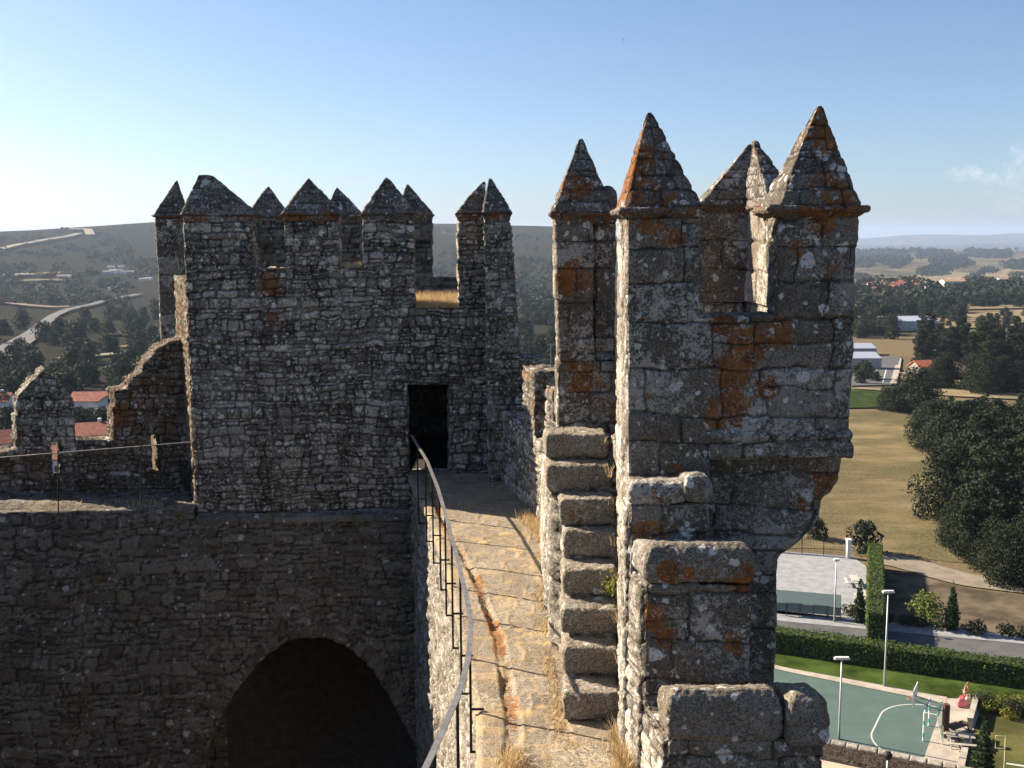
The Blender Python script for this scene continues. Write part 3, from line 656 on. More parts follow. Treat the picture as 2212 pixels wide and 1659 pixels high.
# ================================================================== iron railings
M_IRON = plain_mat('dark_iron', (.022, .02, .018), .6, .3, .3, 20)
M_RAIL = plain_mat('worn_grey_rail', (.24, .235, .23), .45, .5, .25, 12)
rl = empty('handrail', (-.5, 12, Z_W), 'curving iron handrail on upright posts along the open edge of the wall walk', 'railing')
pk = []
for u, v in ((893, 1079), (914, 1115), (940, 1158), (962, 1211), (985, 1262), (1006, 1327), (1027, 1418), (1034, 1534)): pk.append(atZ(u, v, Z_W+.02)[1])
pk += [7.95, 7.1, 6.2]
off = .075
pts = [(xe(y)-off, y, Z_W+1.0) for y in np.linspace(5.4, pk[0]+.9, 60)]
V = []; Fc = []
for i, p in enumerate(pts):
    for dx, dz in ((-.024, -.006), (.024, -.006), (.024, .006), (-.024, .006)): V.append((p[0]+dx, p[1], p[2]+dz))
for i in range(len(pts)-1):
    for k in range(4): Fc.append((i*4+k, i*4+(k+1) % 4, (i+1)*4+(k+1) % 4, (i+1)*4+k))
from_bits('top_rail', [(V, Fc)], M_RAIL, rl)
for y in pk:
    x = xe(y)-off
    o = from_bits('post', [b_box(x-.012, x+.012, y-.012, y+.012, Z_W-.42, Z_W+.995)], M_IRON, rl)
    from_bits('foot', [b_box(x+.0125, x+.13, y-.01, y+.01, Z_W-.42, Z_W-.40)], M_IRON, o)
    from_bits('bracket', [b_box(x+.0125, x+.13, y-.01, y+.01, Z_W+.02, Z_W+.04)], M_IRON, o)
lr_ = empty('wire_railing', (-9, 20, -5.1), 'thin steel railing along the edge of the narrow walkway on the left curtain wall', 'railing')
a = low(-8.5, -.05, 0); y0 = 19.9
def lowp(u, v):
    s, z = f_front(u, v, OF-.05); p = low(s, -.05, z); return p
A, B = lowp(-120, 998), lowp(414, 955)
from_bits('top_rail', [b_tube([A, B], .011, 6)], M_RAIL, lr_)
for u, v0, v1 in ((-70, 992, 1105), (125, 972, 1112), (304, 960, 1094)):
    from_bits('post', [b_tube([lowp(u, v0), lowp(u+1, v1)], .012, 6)], M_IRON, lr_)
# ================================================================== terrain
GZ = -34.0
RR = [0, 140, 200, 300, 450, 700, 900, 1200, 1600, 2200, 3200, 4300, 5000, 5600, 8000, 12500, 15000, 17000, 30000]
RZ = [-34, -34, -35, -38.5, -42, -46.5, -47, -52, -66, -88, -92, -82, -62, -85, -160, -110, 30, -20, -150]
LR = [0, 130, 210, 300, 420, 600, 900, 1300, 1700, 2200, 2700, 3200, 5000, 9000, 30000]
LZ = [-34, -34, -36.5, -41, -45, -50, -56, -55, -40, -10, 30, 12, -60, -120, -150]
def gz(x, y):
    x = np.asarray(x, float); y = np.asarray(y, float)
    r = np.hypot(x, y); a = np.arctan2(x, y)
    wr = sstep(.04, .26, a)
    zr = np.interp(r, RR, RZ); zl = np.interp(r, LR, LZ)
    k = np.interp(a, [-.6, -.45, -.42, -.36, -.30, -.10, .02, .1], [.75, .80, .84, 1.02, 1.25, 1.2, 1.05, .9])
    zl = np.where(zl > -40, -40+(zl+40)*(.55+.45*k)+np.maximum(zl, 0)*(k-1), zl)
    z = zl*(1-wr)+zr*wr; o = np.zeros_like(r)
    z = z + sstep(150, 400, r)*1.6*vnoise(x/120, y/120, o, 5) + sstep(700, 1500, r)*7*vnoise(x/520, y/520, o, 6) + sstep(1600, 3000, r)*9*vnoise(x/1100, y/1100, o, 8)
    z = z + sstep(3500, 5000, r)*9*vnoise(x/700, y/700, o, 12) + sstep(11000, 14500, r)*wr*(62*vnoise(x/1500, y/2600, o, 7)+26*vnoise(x/520, y/900, o, 10))
    c = np.hypot(x+1, y-11)
    return z + (1-sstep(24, 44, c))*14
def hit(u, v):
    d = ray(u, v); a, b, c = d
    ys = np.geomspace(45, 25000, 6000)/1.0
    xx, zz = a/b*ys, c/b*ys
    below = zz < gz(xx, ys)
    i = int(np.argmax(below)) if below.any() else len(ys)-1
    return (float(xx[i]), float(ys[i]), float(gz(xx[i], ys[i])))
th = np.concatenate([np.linspace(-math.pi, -.75, 40)[:-1], np.linspace(-.75, .75, 420), np.linspace(.75, math.pi, 40)[1:]])
rad = np.concatenate([[2, 12, 22, 28, 34, 40, 46, 60, 90], np.geomspace(120, 24000, 230)])
TH, RD = np.meshgrid(th, rad, indexing='ij'); GX, GY = np.sin(TH)*RD, np.cos(TH)*RD
G = np.stack([GX, GY, gz(GX, GY)], -1); m_, n_ = G.shape[:2]; idx = np.arange(m_*n_).reshape(m_, n_)
Q = np.stack([idx[:-1, :-1], idx[:-1, 1:], idx[1:, 1:], idx[1:, :-1]], -1).reshape(-1, 4)[:, ::-1]
az = TH.ravel(); rr_ = RD.ravel()
wood = np.where(az < .12, np.interp(rr_, [0, 150, 250, 600, 1200, 2000, 2500, 3200], [.3, .45, .56, .66, .68, .68, .62, .55]), np.interp(rr_, [0, 160, 400, 1000, 2500, 4200, 5000, 9000], [.25, .22, .36, .50, .50, .42, .55, .55]))
def ground_mat():
    m, nt, bs, out = new_mat('land'); g = NT(nt); p = g.pos(); wd = g.attr('wood')
    fl = g.mapv(p, (1, 1, 0))
    n1 = g.noise(fl, .012, 5, .6); n2 = g.noise(fl, .06, 5, .65); n3 = g.noise(fl, .9, 4, .6); n0 = g.noise(fl, .0022, 5, .6)
    dry = g.mix(n2, (.105, .085, .055), (.185, .15, .098)); dry = g.mix(g.ramp(n3, .35, .65), dry, g.mix(.6, dry, (.12, .10, .05)))
    vo = g.n('ShaderNodeTexVoronoi'); g.l(g.mapv(fl, (1, 1.6, 1)), vo.inputs['Vector']); vo.inputs['Scale'].default_value = .0062; vo.inputs['Randomness'].default_value = .9
    sep = g.n('ShaderNodeSeparateColor'); g.l(vo.outputs['Color'], sep.inputs[0])
    dry = g.mix(g.math('MULTIPLY', g.ramp(sep.outputs[0], .55, .6), .8), dry, (.12, .09, .065))
    dry = g.mix(g.math('MULTIPLY', g.ramp(sep.outputs[1], .72, .76), .75), dry, (.06, .075, .032))
    scrub = g.mix(n2, (.019, .020, .016), (.044, .043, .032))
    f = g.math('ADD', g.math('MULTIPLY', n1, .45), g.math('ADD', g.math('MULTIPLY', n2, .30), g.math('MULTIPLY', n0, .25)))
    k = g.ramp(g.math('SUBTRACT', g.math('ADD', f, wd), 1.0), -.035, .05)
    c = g.mix(k, dry, scrub)
    rock = g.ramp(g.noise(fl, .02, 6, .7), .66, .72)
    c = g.mix(g.math('MULTIPLY', rock, .4), c, (.17, .165, .15))
    g.l(c, bs.inputs['Base Color']); bs.inputs['Roughness'].default_value = 1; bs.inputs['Specular IOR Level'].default_value = .0
    b = g.n('ShaderNodeBump'); b.inputs['Strength'].default_value = .5; b.inputs['Distance'].default_value = .3; g.l(n3, b.inputs['Height']); g.l(b.outputs[0], bs.inputs['Normal'])
    return m
tag(link('ground', mesh_from('ground', G.reshape(-1, 3), Q, ground_mat(), dict(wood=wood))), kind='structure')

def drape(name, poly, mat, off=None, n=24, kind='structure', flat=None):
    """a sheet between two image-space polylines (upper, lower) laid on the terrain"""
    a, b = poly
    A = np.array([hit(*p)[:2] if flat is None else atZ(*p, flat)[:2] for p in a]); B = np.array([hit(*p)[:2] if flat is None else atZ(*p, flat)[:2] for p in b])
    ta = np.linspace(0, 1, len(A)); t = np.linspace(0, 1, n)
    A = np.stack([np.interp(t, ta, A[:, k]) for k in (0, 1)], -1); tb = np.linspace(0, 1, len(B)); B = np.stack([np.interp(t, tb, B[:, k]) for k in (0, 1)], -1)
    w = np.linspace(0, 1, 9)[None, :, None]; P = A[:, None]*(1-w)+B[:, None]*w
    r = np.hypot(P[..., 0], P[..., 1]); z = (gz(P[..., 0], P[..., 1])+(.0012*r+.02 if off is None else off)) if flat is None else np.full_like(r, flat+off)
    P = np.concatenate([P, z[..., None]], -1); m_, n_ = P.shape[:2]; idx = np.arange(m_*n_).reshape(m_, n_)
    q = np.stack([idx[:-1, :-1], idx[1:, :-1], idx[1:, 1:], idx[:-1, 1:]], -1).reshape(-1, 4)
    e1 = P[1, 0]-P[0, 0]; e2 = P[0, 1]-P[0, 0]
    if np.cross(e1, e2)[2] < 0: q = q[:, ::-1]
    return tag(link(name, mesh_from(name, P.reshape(-1, 3), q, mat)), kind=kind)
def strip(name, pts, width, mat, off=None, n=60):
    P = np.array([hit(*p)[:2] for p in pts]); t = np.linspace(0, 1, len(P)); tt = np.linspace(0, 1, n)
    P = np.stack([np.interp(tt, t, P[:, k]) for k in (0, 1)], -1)
    for _ in range(4): P[1:-1] = (P[:-2]+2*P[1:-1]+P[2:])/4
    d = np.gradient(P, axis=0); d /= np.linalg.norm(d, axis=1, keepdims=True); nrm = np.stack([-d[:, 1], d[:, 0]], -1)
    L, R_ = P+nrm*width/2, P-nrm*width/2
    w = np.linspace(0, 1, 5)[None, :, None]; S2 = L[:, None]*(1-w)+R_[:, None]*w
    r = np.hypot(S2[..., 0], S2[..., 1]); z = gz(S2[..., 0], S2[..., 1])+(.0022*r+.05 if off is None else off)
    S2 = np.concatenate([S2, z[..., None]], -1); m_, n_ = S2.shape[:2]; idx = np.arange(m_*n_).reshape(m_, n_)
    q = np.stack([idx[:-1, :-1], idx[:-1, 1:], idx[1:, 1:], idx[1:, :-1]], -1).reshape(-1, 4)
    e1 = S2[0, 1]-S2[0, 0]; e2 = S2[1, 0]-S2[0, 0]
    if np.cross(e1, e2)[2] < 0: q = q[:, ::-1]
    return tag(link(name, mesh_from(name, S2.reshape(-1, 3), q, mat)), kind='structure')
M_ASPH = plain_mat('asphalt', (.085, .087, .095), .9, var=.2, scale=.6)
M_TRACK = plain_mat('pale_track_earth', (.20, .175, .14), .95, var=.2, scale=.5)
M_DRY = plain_mat('dry_meadow', (.135, .108, .064), 1, var=.36, scale=.22, spec=0)
def meadow_mat():
    m, nt, bs, out = new_mat('dry_meadow_grass'); g = NT(nt); p = g.mapv(g.pos(), (1, 1, 0)); ps = g.mapv(g.pos(), (.35, 1, 0))
    c = g.mix(g.ramp(g.noise(ps, .10, 5, .65), .35, .65), (.085, .074, .043), (.21, .172, .10))
    c = g.mix(g.ramp(g.noise(p, .035, 4, .6), .47, .60, 0, .85), c, (.066, .066, .033))
    c = g.mix(g.ramp(g.noise(ps, .28, 5, .7), .56, .66, 0, .7), c, (.06, .048, .03))
    c = g.mix(g.ramp(g.noise(p, 2.2, 4, .7), .4, .6, 0, .45), c, (.20, .165, .10))
    g.l(c, bs.inputs['Base Color']); bs.inputs['Roughness'].default_value = 1; bs.inputs['Specular IOR Level'].default_value = 0
    b = g.n('ShaderNodeBump'); b.inputs['Strength'].default_value = .6; b.inputs['Distance'].default_value = .15; g.l(g.noise(p, 2.2, 5, .7), b.inputs['Height']); g.l(b.outputs[0], bs.inputs['Normal'])
    return m
M_DRY = meadow_mat()
M_DRY2 = plain_mat('straw_field', (.20, .165, .105), 1, var=.25, scale=.15, spec=0)
M_GREENF = plain_mat('green_field_crop', (.035, .052, .02), 1, var=.35, scale=.5, spec=0)
M_BARE = plain_mat('bare_brown_soil', (.105, .088, .066), 1, var=.4, scale=.4, spec=0)
M_LAWN = plain_mat('lawn_grass', (.042, .066, .016), 1, var=.5, scale=.35, spec=0)
M_LAWN2 = plain_mat('worn_lawn_grass', (.088, .088, .034), 1, var=.35, scale=.4, spec=0)
M_COURT = plain_mat('court_paint', (.072, .115, .106), .8, var=.10, scale=.5)
M_LINE = plain_mat('line_paint', (.42, .47, .44), .8, var=.1)
M_CONC = plain_mat('pale_concrete', (.34, .31, .265), .9, var=.18, scale=1.2)
M_GRAV = plain_mat('grey_gravel', (.25, .262, .285), .95, var=.16, scale=1.0)
M_WHITE = plain_mat('white_render', (.62, .62, .62), .8, var=.06, scale=1)
M_TILE = plain_mat('red_roof_tile', (.24, .085, .06), .85, var=.3, scale=1.5)
M_GLASS = plain_mat('dark_window_glass', (.03, .035, .04), .15, var=.1, spec=.6)
M_METAL = plain_mat('pale_metal_sheet', (.30, .33, .38), .5, .3, .2, 1.5)
M_POLE = plain_mat('galvanised_pole', (.38, .39, .40), .5, .5, .1, 5)
# left valley roads, right-hand road, path, fields
strip('road', [(-60, 790), (0, 762), (28, 749), (64, 728), (92, 707), (113, 688), (136, 676), (171, 668), (203, 662), (240, 651), (300, 640)], 8, M_ASPH)
strip('road', [(10, 775), (50, 752), (85, 728), (110, 706)], 4, M_ASPH)
strip('track', [(15, 659), (60, 664), (117, 668), (150, 667)], 9, plain_mat('reddish_track_earth', (.16, .105, .08), .95))
strip('track', [(-20, 547), (0, 543), (32, 535), (85, 525), (149, 515), (171, 509)], 16, M_TRACK)
strip('track', [(150, 500), (190, 500), (193, 507), (196, 512)], 18, M_TRACK)
strip('field', [(4, 600), (35, 598), (73, 596)], 26, M_TRACK); strip('field', [(83, 596), (150, 593)], 22, M_DRY2)
strip('field', [(30, 612), (100, 609), (171, 610)], 16, M_DRY2)
strip('field', [(135, 777), (170, 778), (205, 772), (255, 768)], 7, M_TRACK)
strip('field', [(285, 755), (345, 748)], 16, M_DRY2); strip('field', [(270, 728), (345, 716)], 26, M_BARE)
drape('meadow', ([(1650, 890), (1830, 888), (1930, 890), (2010, 894), (2300, 900)], [(1650, 1185), (1800, 1186), (1900, 1196), (2050, 1215), (2320, 1235)]), M_DRY, .05, 40)
drape('green_field', ([(1820, 843), (1900, 845), (1955, 856)], [(1820, 884), (1900, 883), (1990, 884)]), M_GREENF)
drape('straw_field', ([(1945, 815), (2050, 822), (2212, 835), (2320, 840)], [(1955, 846), (2050, 858), (2212, 866), (2320, 870)]), M_DRY2)
drape('straw_field', ([(1960, 694), (2080, 682), (2212, 672), (2320, 668)], [(1950, 718), (2080, 712), (2212, 706), (2320, 706)]), M_DRY2, n=30)
drape('straw_field', ([(2065, 660), (2212, 655), (2320, 652)], [(2050, 672), (2212, 668), (2320, 664)]), M_DRY2)
drape('straw_field', ([(1985, 590), (2060, 588), (2120, 596)], [(1950, 622), (2060, 616), (2130, 606)]), M_DRY2)
drape('straw_field', ([(2130, 592), (2212, 580), (2320, 572)], [(2100, 612), (2212, 606), (2320, 602)]), M_DRY2)
drape('parking_lot', ([(1850, 772), (1945, 772)], [(1835, 836), (1926, 834)]), M_ASPH)
strip('parking_kerb', [(1942, 776), (1938, 800), (1929, 832)], 1.6, M_CONC, .45)
strip('parking_line', [(1917, 790), (1907, 830)], .35, M_LINE, .43); strip('parking_line', [(1900, 788), (1884, 825)], .35, M_LINE, .43)
strip('track', [(1850, 843), (1900, 847), (1960, 855), (1990, 858)], 3.0, M_TRACK); strip('track', [(1945, 810), (2020, 818), (2110, 820)], 4, M_TRACK)
strip('track', [(1890, 1205), (1930, 1213), (1959, 1219), (2026, 1239), (2092, 1256), (2212, 1270), (2330, 1285)], 4.2, M_TRACK, .12)
drape('bare_ground', ([(1905, 1228), (1960, 1236), (2030, 1256), (2100, 1274), (2330, 1300)], [(1890, 1335), (1960, 1345), (2100, 1362), (2212, 1374), (2330, 1390)]), M_BARE, .03)
g_ = lambda u, v: atZ(u, v, GZ)
FZ = GZ
drape('lawn', ([(1600, 1385), (1900, 1425), (2240, 1470)], [(1600, 1450), (1800, 1475), (2240, 1560)]), M_LAWN, .012, flat=FZ)
drape('lawn', ([(2080, 1545), (2330, 1540)], [(2060, 1700), (2330, 1720)]), M_LAWN2, .02, flat=FZ)
drape('court', ([(1560, 1420), (1700, 1452), (2042, 1521)], [(1400, 1640), (1700, 1660), (1985, 1662)]), M_COURT, .024, flat=FZ)
drape('kerb', ([(1560, 1410), (1700, 1444), (2046, 1507)], [(1560, 1420), (1700, 1452), (2042, 1521)]), M_CONC, .06, flat=FZ)
drape('court_paving', ([(2042, 1509), (2125, 1513)], [(1985, 1668), (2070, 1675)]), M_CONC, .045, flat=FZ)
drape('pavement', ([(1600, 1308), (1700, 1322), (2212, 1376), (2330, 1391)], [(1600, 1330), (1700, 1344), (2212, 1392), (2330, 1406)]), M_GRAV, .06, flat=FZ)
drape('road', ([(1600, 1330), (1700, 1344), (2212, 1392), (2330, 1406)], [(1600, 1372), (1700, 1386), (2212, 1440), (2330, 1452)]), M_ASPH, .03, flat=FZ)
drape('gravel_yard', ([(1560, 1178), (1700, 1192), (1840, 1203), (1872, 1225)], [(1560, 1320), (1700, 1328), (1800, 1335), (1870, 1340)]), M_GRAV, .06, flat=FZ)
# handball arc
Pn, Pf = np.array(g_(1994, 1601)), np.array(g_(2006, 1569)); gl = (Pf-Pn)/np.linalg.norm(Pf-Pn); outd = np.array([-gl[1], gl[0], 0]);
if outd[0] > 0: outd = -outd
ctr = (Pn+Pf)/2; Rg = abs((np.array(g_(1880, 1590))-ctr)@outd)
arc = [ctr+gl*1.5*np.sign(math.sin(t))*1 + outd*math.cos(t)*Rg + gl*math.sin(t)*Rg for t in np.linspace(-math.pi/2, math.pi/2, 48)]
arc = np.array(arc); tn = np.gradient(arc, axis=0); tn /= np.linalg.norm(tn, axis=1, keepdims=True); nn = np.stack([-tn[:, 1], tn[:, 0], tn[:, 0]*0], -1)
V = np.concatenate([arc+nn*.055, arc-nn*.055]); V[:, 2] = GZ+.03; k = len(arc)
q = np.array([(i, i+1, k+i+1, k+i) for i in range(k-1)])
if np.cross(V[1]-V[0], V[k]-V[0])[2] < 0: q = q[:, ::-1]
tag(link('court_line', mesh_from('court_line', V, q, M_LINE)), kind='structure')

# ================================================================== vegetation
def leaf_mat(name, a, b):
    m, nt, bs, out = new_mat(name); g = NT(nt)
    c = g.mix(g.attr('leaf'), a, b); g.l(c, bs.inputs['Base Color']); bs.inputs['Roughness'].default_value = .75; bs.inputs['Specular IOR Level'].default_value = .2
    tr = g.n('ShaderNodeBsdfTranslucent'); g.l(c, tr.inputs[0]); mx = g.n('ShaderNodeMixShader'); mx.inputs[0].default_value = .25
    g.l(bs.outputs[0], mx.inputs[1]); g.l(tr.outputs[0], mx.inputs[2]); g.l(mx.outputs[0], out.inputs[0])
    return m
M_LEAF = leaf_mat('oak_leaves', (.011, .017, .010), (.034, .045, .024))
M_PINE = leaf_mat('pine_needles', (.010, .017, .010), (.030, .042, .020))
M_CYP = leaf_mat('cypress_needles', (.012, .026, .011), (.045, .07, .025))
M_LIME = leaf_mat('bright_leaves', (.10, .14, .03), (.24, .27, .08))
M_HEDGE = leaf_mat('hedge_leaves', (.03, .06, .010), (.09, .14, .020))
M_SHRUB = leaf_mat('shrub_leaves', (.02, .028, .014), (.06, .065, .03))
M_YEL = leaf_mat('yellow_green_leaves', (.10, .12, .02), (.26, .25, .05))
M_BARK = plain_mat('bark', (.07, .055, .04), .95, var=.4, scale=6, bump=.5)
def leaves(centers, normals, size, rs, jit=.9):
    n = len(centers); nr = normals+rs.normal(0, jit, (n, 3)); nr /= np.linalg.norm(nr, axis=1, keepdims=True)
    t = np.cross(nr, rs.normal(0, 1, (n, 3))); t /= np.maximum(np.linalg.norm(t, axis=1, keepdims=True), 1e-6); b = np.cross(nr, t)
    s = size*rs.uniform(.6, 1.3, (n, 1)); V = np.stack([centers-t*s-b*s*.35, centers+b*s*-.6+t*s*.1, centers+t*s+b*s*.3, centers+b*s*.75-t*s*.1], 1).reshape(-1, 3)
    return V, np.arange(n*4).reshape(n, 4), np.repeat(rs.uniform(0, 1, n), 4)
def clumps(cl, n, size, seed, fill=.35):
    """leaf quads in the outer shell of ellipsoid clumps [(x,y,z,rx,rz)]"""
    rs = np.random.RandomState(seed); cl = np.array(cl); wgt = cl[:, 3]**2; wgt /= wgt.sum()
    k = rs.choice(len(cl), n, p=wgt); d = rs.normal(0, 1, (n, 3)); d /= np.linalg.norm(d, axis=1, keepdims=True)
    rad = (1-fill*rs.uniform(0, 1, (n, 1))**1.3)*(1+.12*rs.normal(0, 1, (n, 1)))
    c = cl[k, :3]+d*rad*np.stack([cl[k, 3], cl[k, 3], cl[k, 4]], -1)
    V, q, l = leaves(c, d, size, rs)
    cr_ = rs.uniform(-.25, .25, len(cl)); l = np.clip(l*.75+.12+np.repeat(cr_[k], 4), 0, 1)
    return V, q, l
def crown_mesh(name, cl, n, size, seed, mat): V, q, l = clumps(cl, n, size, seed); return mesh_from(name, V, q, mat, dict(leaf=l), smooth=False)
def oak_cl(seed, H, W, n=14, low=.28):
    r = random.Random(seed); o = []
    for i in range(n):
        z = H*(low+ (1-low)*((i+.5)/n)); k = math.sin(math.pi*min(1, ((z/H-low)/(1-low))*.8+.22)); a = i*2.4+r.uniform(-.5, .5); q = W*.5*k*r.uniform(.35, .75)
        s = W*r.uniform(.2, .31); o.append((math.cos(a)*q, math.sin(a)*q, z*r.uniform(.92, 1.0)-s*.3, s, s*r.uniform(.65, .85)))
    return o
def pine_cl(seed, H, W):
    r = random.Random(seed); o = []
    for i in range(16):
        z = H*(.26+.72*i/15); k = 1-.75*((z/H-.26)/.74)**1.3; a = i*2.4+r.uniform(-.6, .6); q = W*.42*k*r.uniform(.3, 1)
        s = W*.2*(.55+.5*k); o.append((math.cos(a)*q, math.sin(a)*q, z, s, s*.6))
    return o
def cyp_cl(seed, H, W):
    r = random.Random(seed); o = []
    for i in range(13):
        f = i/12; s = W*.5*(1-.85*max(0, f-.25)/.75)*(.75+.25*min(1, f*5)); o.append((r.uniform(-.1, .1)*W*(1-f), r.uniform(-.1, .1)*W*(1-f), H*(.06+.9*f), s, max(s, H*.07)))
    return o
def trunk_bits(H, r0, n=4, seed=0):
    r = random.Random(seed); b = [b_tube([(0, 0, -.4), (r.uniform(-.1, .1), .05, H*.4), (r.uniform(-.25, .25), r.uniform(-.2, .2), H*.8)], [r0, r0*.7, r0*.25], 7)]
    return b
class Kind:
    def __init__(s, name, crown, trunk): s.name, s.crown, s.trunk = name, crown, trunk
def make_kind(name, cl, n, size, seed, mat, H, r0):
    cm = crown_mesh(name+'_crown', cl, n, size, seed, mat)
    me = bpy.data.meshes.new(name+'_trunk'); V = []; Fc = []
    for v, f in trunk_bits(H, r0, seed=seed):
        o = len(V); V += [tuple(p) for p in v]; Fc += [tuple(i+o for i in q) for q in f]
    me.from_pydata(V, [], Fc); me.materials.append(M_BARK); me.update()
    return Kind(name, cm, me)
def plant(kind, x, y, s, rz, label, group, cat='tree', z=None, sz=None):
    e = empty(kind.name, (x, y, float(gz(x, y)) if z is None else z), label, cat, group, rz); e.scale = (s, s, sz or s)
    for nm, me in (('trunk', kind.trunk), ('crown', kind.crown)):
        o = bpy.data.objects.new(nm, me); C.objects.link(o); o.parent = e
    return e
OAK = [make_kind('oak_tree', oak_cl(i, 10, 9, 16, .10), 7500, .19, 100+i, M_LEAF, 10, .28) for i in range(4)]
OAKF = [make_kind('oak_tree', oak_cl(10+i, 7, 7.5, 12, .12), 1100, .38, 120+i, M_LEAF, 7, .25) for i in range(4)]
PINE = [make_kind('pine_tree', pine_cl(i, 14, 8), 5200, .21, 130+i, M_PINE, 14, .26) for i in range(4)]
PINEF = [make_kind('pine_tree', pine_cl(20+i, 13, 8), 1000, .45, 140+i, M_PINE, 13, .26) for i in range(3)]
rt = random.Random(5)
def rsc(a, b): return rt.uniform(a, b)
# the wood at the right edge
n = 0
while n < 112:
    x, y = rsc(44, 125), rsc(100, 200)
    q = 1106+F*x/y*.99
    lim = np.interp(y, [100, 106, 113, 120, 130, 145, 165, 185, 200], [2215, 2150, 2100, 2060, 2035, 2010, 1990, 1985, 2020])
    if q < lim+rsc(0, 22) or q > 2420: continue
    pl = rt.random() < .4; hm = -.150*y+34.3
    if y > 185 and rt.random() < .5: continue
    s = min(rsc(.85, 1.1), hm/(14.6 if pl else 10.6)) if pl else min(rsc(.85, 1.25), hm/10.6)
    plant(rt.choice(PINE if pl else OAK), x, y, max(s, .45)*rsc(.85, 1), rsc(0, 6), 'dense dark tree in the wood at the right edge of the dry meadow', 'trees of the near wood'); n += 1
for u, v, s in ((2062, 1176, .5), (2092, 1196, .55), (2120, 1216, .6), (2150, 1236, .6), (2168, 1258, .55), (2195, 1268, .5), (2215, 1245, .7), (2235, 1262, .7)):
    x, y, z = hit(u, v); plant(rt.choice(OAK), x, y, s, rsc(0, 6), 'smaller leafy tree at the foot of the near wood above the dirt track', 'small trees at the foot of the wood')
# the pine wood behind it
n = 0
while n < 72:
    u, v = rsc(1988, 2330), rsc(758, 838)
    if u < 2120 and v > 800+ (u-1962)*.05 and not (u < 1990): continue
    x, y, z = hit(u, v+4)
    plant(rt.choice(PINE), x, y, rsc(.75, 1.05), rsc(0, 6), 'tall dark pine in the wood behind the small house with the orange roof', 'pines behind the small house'); n += 1
def at(kind, u, v, s, label, group=None, cat='tree', sz=None):
    x, y, z = hit(u, v); return plant(rt.choice(kind), x, y, s, rsc(0, 6), label, group, cat, sz=sz)
at(OAK, 1980, 893, 1.25, 'round dark oak standing alone at the corner of the green field', cat='tree', sz=.95)
for u, v, s in ((1915, 886, .5), (1935, 890, .55), (1958, 892, .6), (2000, 888, .5)): at(OAK, u, v, s, 'low dark bush beside the round oak by the green field', 'bushes by the green field')
for u, v, s in ((2030, 840, .8), (2042, 838, .9), (2105, 846, 1.0), (2125, 852, 1.0), (2160, 848, .9), (2195, 850, .8)): at(OAK, u, v, s, 'broad tree at the front of the pine wood on the straw field', 'trees fronting the straw field')
for u, v, s in ((1855, 815, .6), (1868, 820, .7), (1880, 822, .55), (1860, 830, .5), (1893, 826, .4)): at(OAKF, u, v, s, 'small dark tree beside the asphalt yard', 'trees beside the yard')
for i in range(26):
    u, v = rsc(1850, 1925), rsc(704, 734); at(OAKF, u, v, rsc(.8, 1.2), 'dark tree in the clump above the warehouses', 'trees above the warehouses')
for i in range(52):
    u = rsc(1850, 2080); v = rsc(670, 698) + (8 if u < 1930 else 0); at(OAKF, u, v, rsc(1.0, 1.6), 'dark oak in the tree belt below the red roofed village', 'oaks below the village')
for i in range(30):
    u = rsc(2020, 2300); v = rsc(646, 670); at(OAKF, u, v, rsc(.8, 1.4), 'tree on the sunlit slope under the white houses', 'trees under the white houses')
for i in range(24):
    u = rsc(1990, 2310); v = rsc(674, 708); at(OAKF, u, v, rsc(.4, .8), 'bush dotted over the far pale fields', 'bushes on the pale fields', 'bush')
# left valley and the gap in the middle
lab = 'dark tree in the valley behind the curtain wall'
for i in range(52):
    u, v = rsc(-60, 345), rsc(775, 880)
    if 150 < u < 240 and v > 846: continue
    at(OAKF, u, v, rsc(.75, 1.25), 'dark leafy tree close behind the curtain wall parapet', 'trees behind the curtain wall')
for i in range(70):
    u = rsc(-60, 345); v = rsc(640, 775)
    vr = np.interp(u, [0, 64, 113, 171, 240, 345], [762, 728, 688, 668, 651, 640])
    if abs(v-vr) < 16 or vr < v < vr+26: continue
    at(OAKF, u, v, rsc(.8, 1.5), 'dark tree beside the road through the left valley', 'trees of the left valley')
for i in range(46):
    u, v = rsc(1115, 1205), rsc(600, 790); at(OAKF, u, v, rsc(.7, 1.25), 'dark tree in the valley seen between tower and turret', 'trees between tower and turret')
for u, v, s in ((170, 935, .9), (195, 930, .8), (222, 932, .9), (15, 930, .9), (4, 900, 1.0), (205, 900, .35), (215, 898, .3)): at(OAKF, u, v, s*.8, 'green garden tree beside the white house', 'garden trees by the white house')
# far-off woods read as one mass
rs = np.random.RandomState(3); cs = []
def scatter(n, u0, u1, v0, v1, h0, h1, dens=.5, sc=.02):
    k = 0; t = 0
    us = rs.uniform(u0, u1, n*3); vs = rs.uniform(v0, v1, n*3)
    for u, v in zip(us, vs):
        if vnoise(u*sc, v*sc*2.6, 0, 21)*.5+.5 > dens: continue
        cs.append((*hit(u, v), rs.uniform(h0, h1))); k += 1
        if k >= n: break
scatter(900, -60, 345, 515, 660, 4, 8, .58, .03); scatter(160, 930, 1205, 500, 600, 4, 9, .6, .03); scatter(120, -60, 345, 490, 520, 3, 6, .4, .03); scatter(160, 1110, 1205, 560, 680, 5, 9, .8)
scatter(420, 1850, 2320, 612, 662, 6, 11, .75, .03); scatter(520, 1850, 2320, 572, 606, 8, 15, .55, .03); scatter(1500, 1850, 2320, 530, 574, 10, 22, .62, .03); scatter(500, 1850, 2320, 530, 542, 12, 24, .8, .03)
C1 = np.array(cs); n1 = len(C1); per = 34
d = rs.normal(0, 1, (n1*per, 3)); d /= np.linalg.norm(d, axis=1, keepdims=True); k = np.repeat(np.arange(n1), per); hh = C1[k, 3]
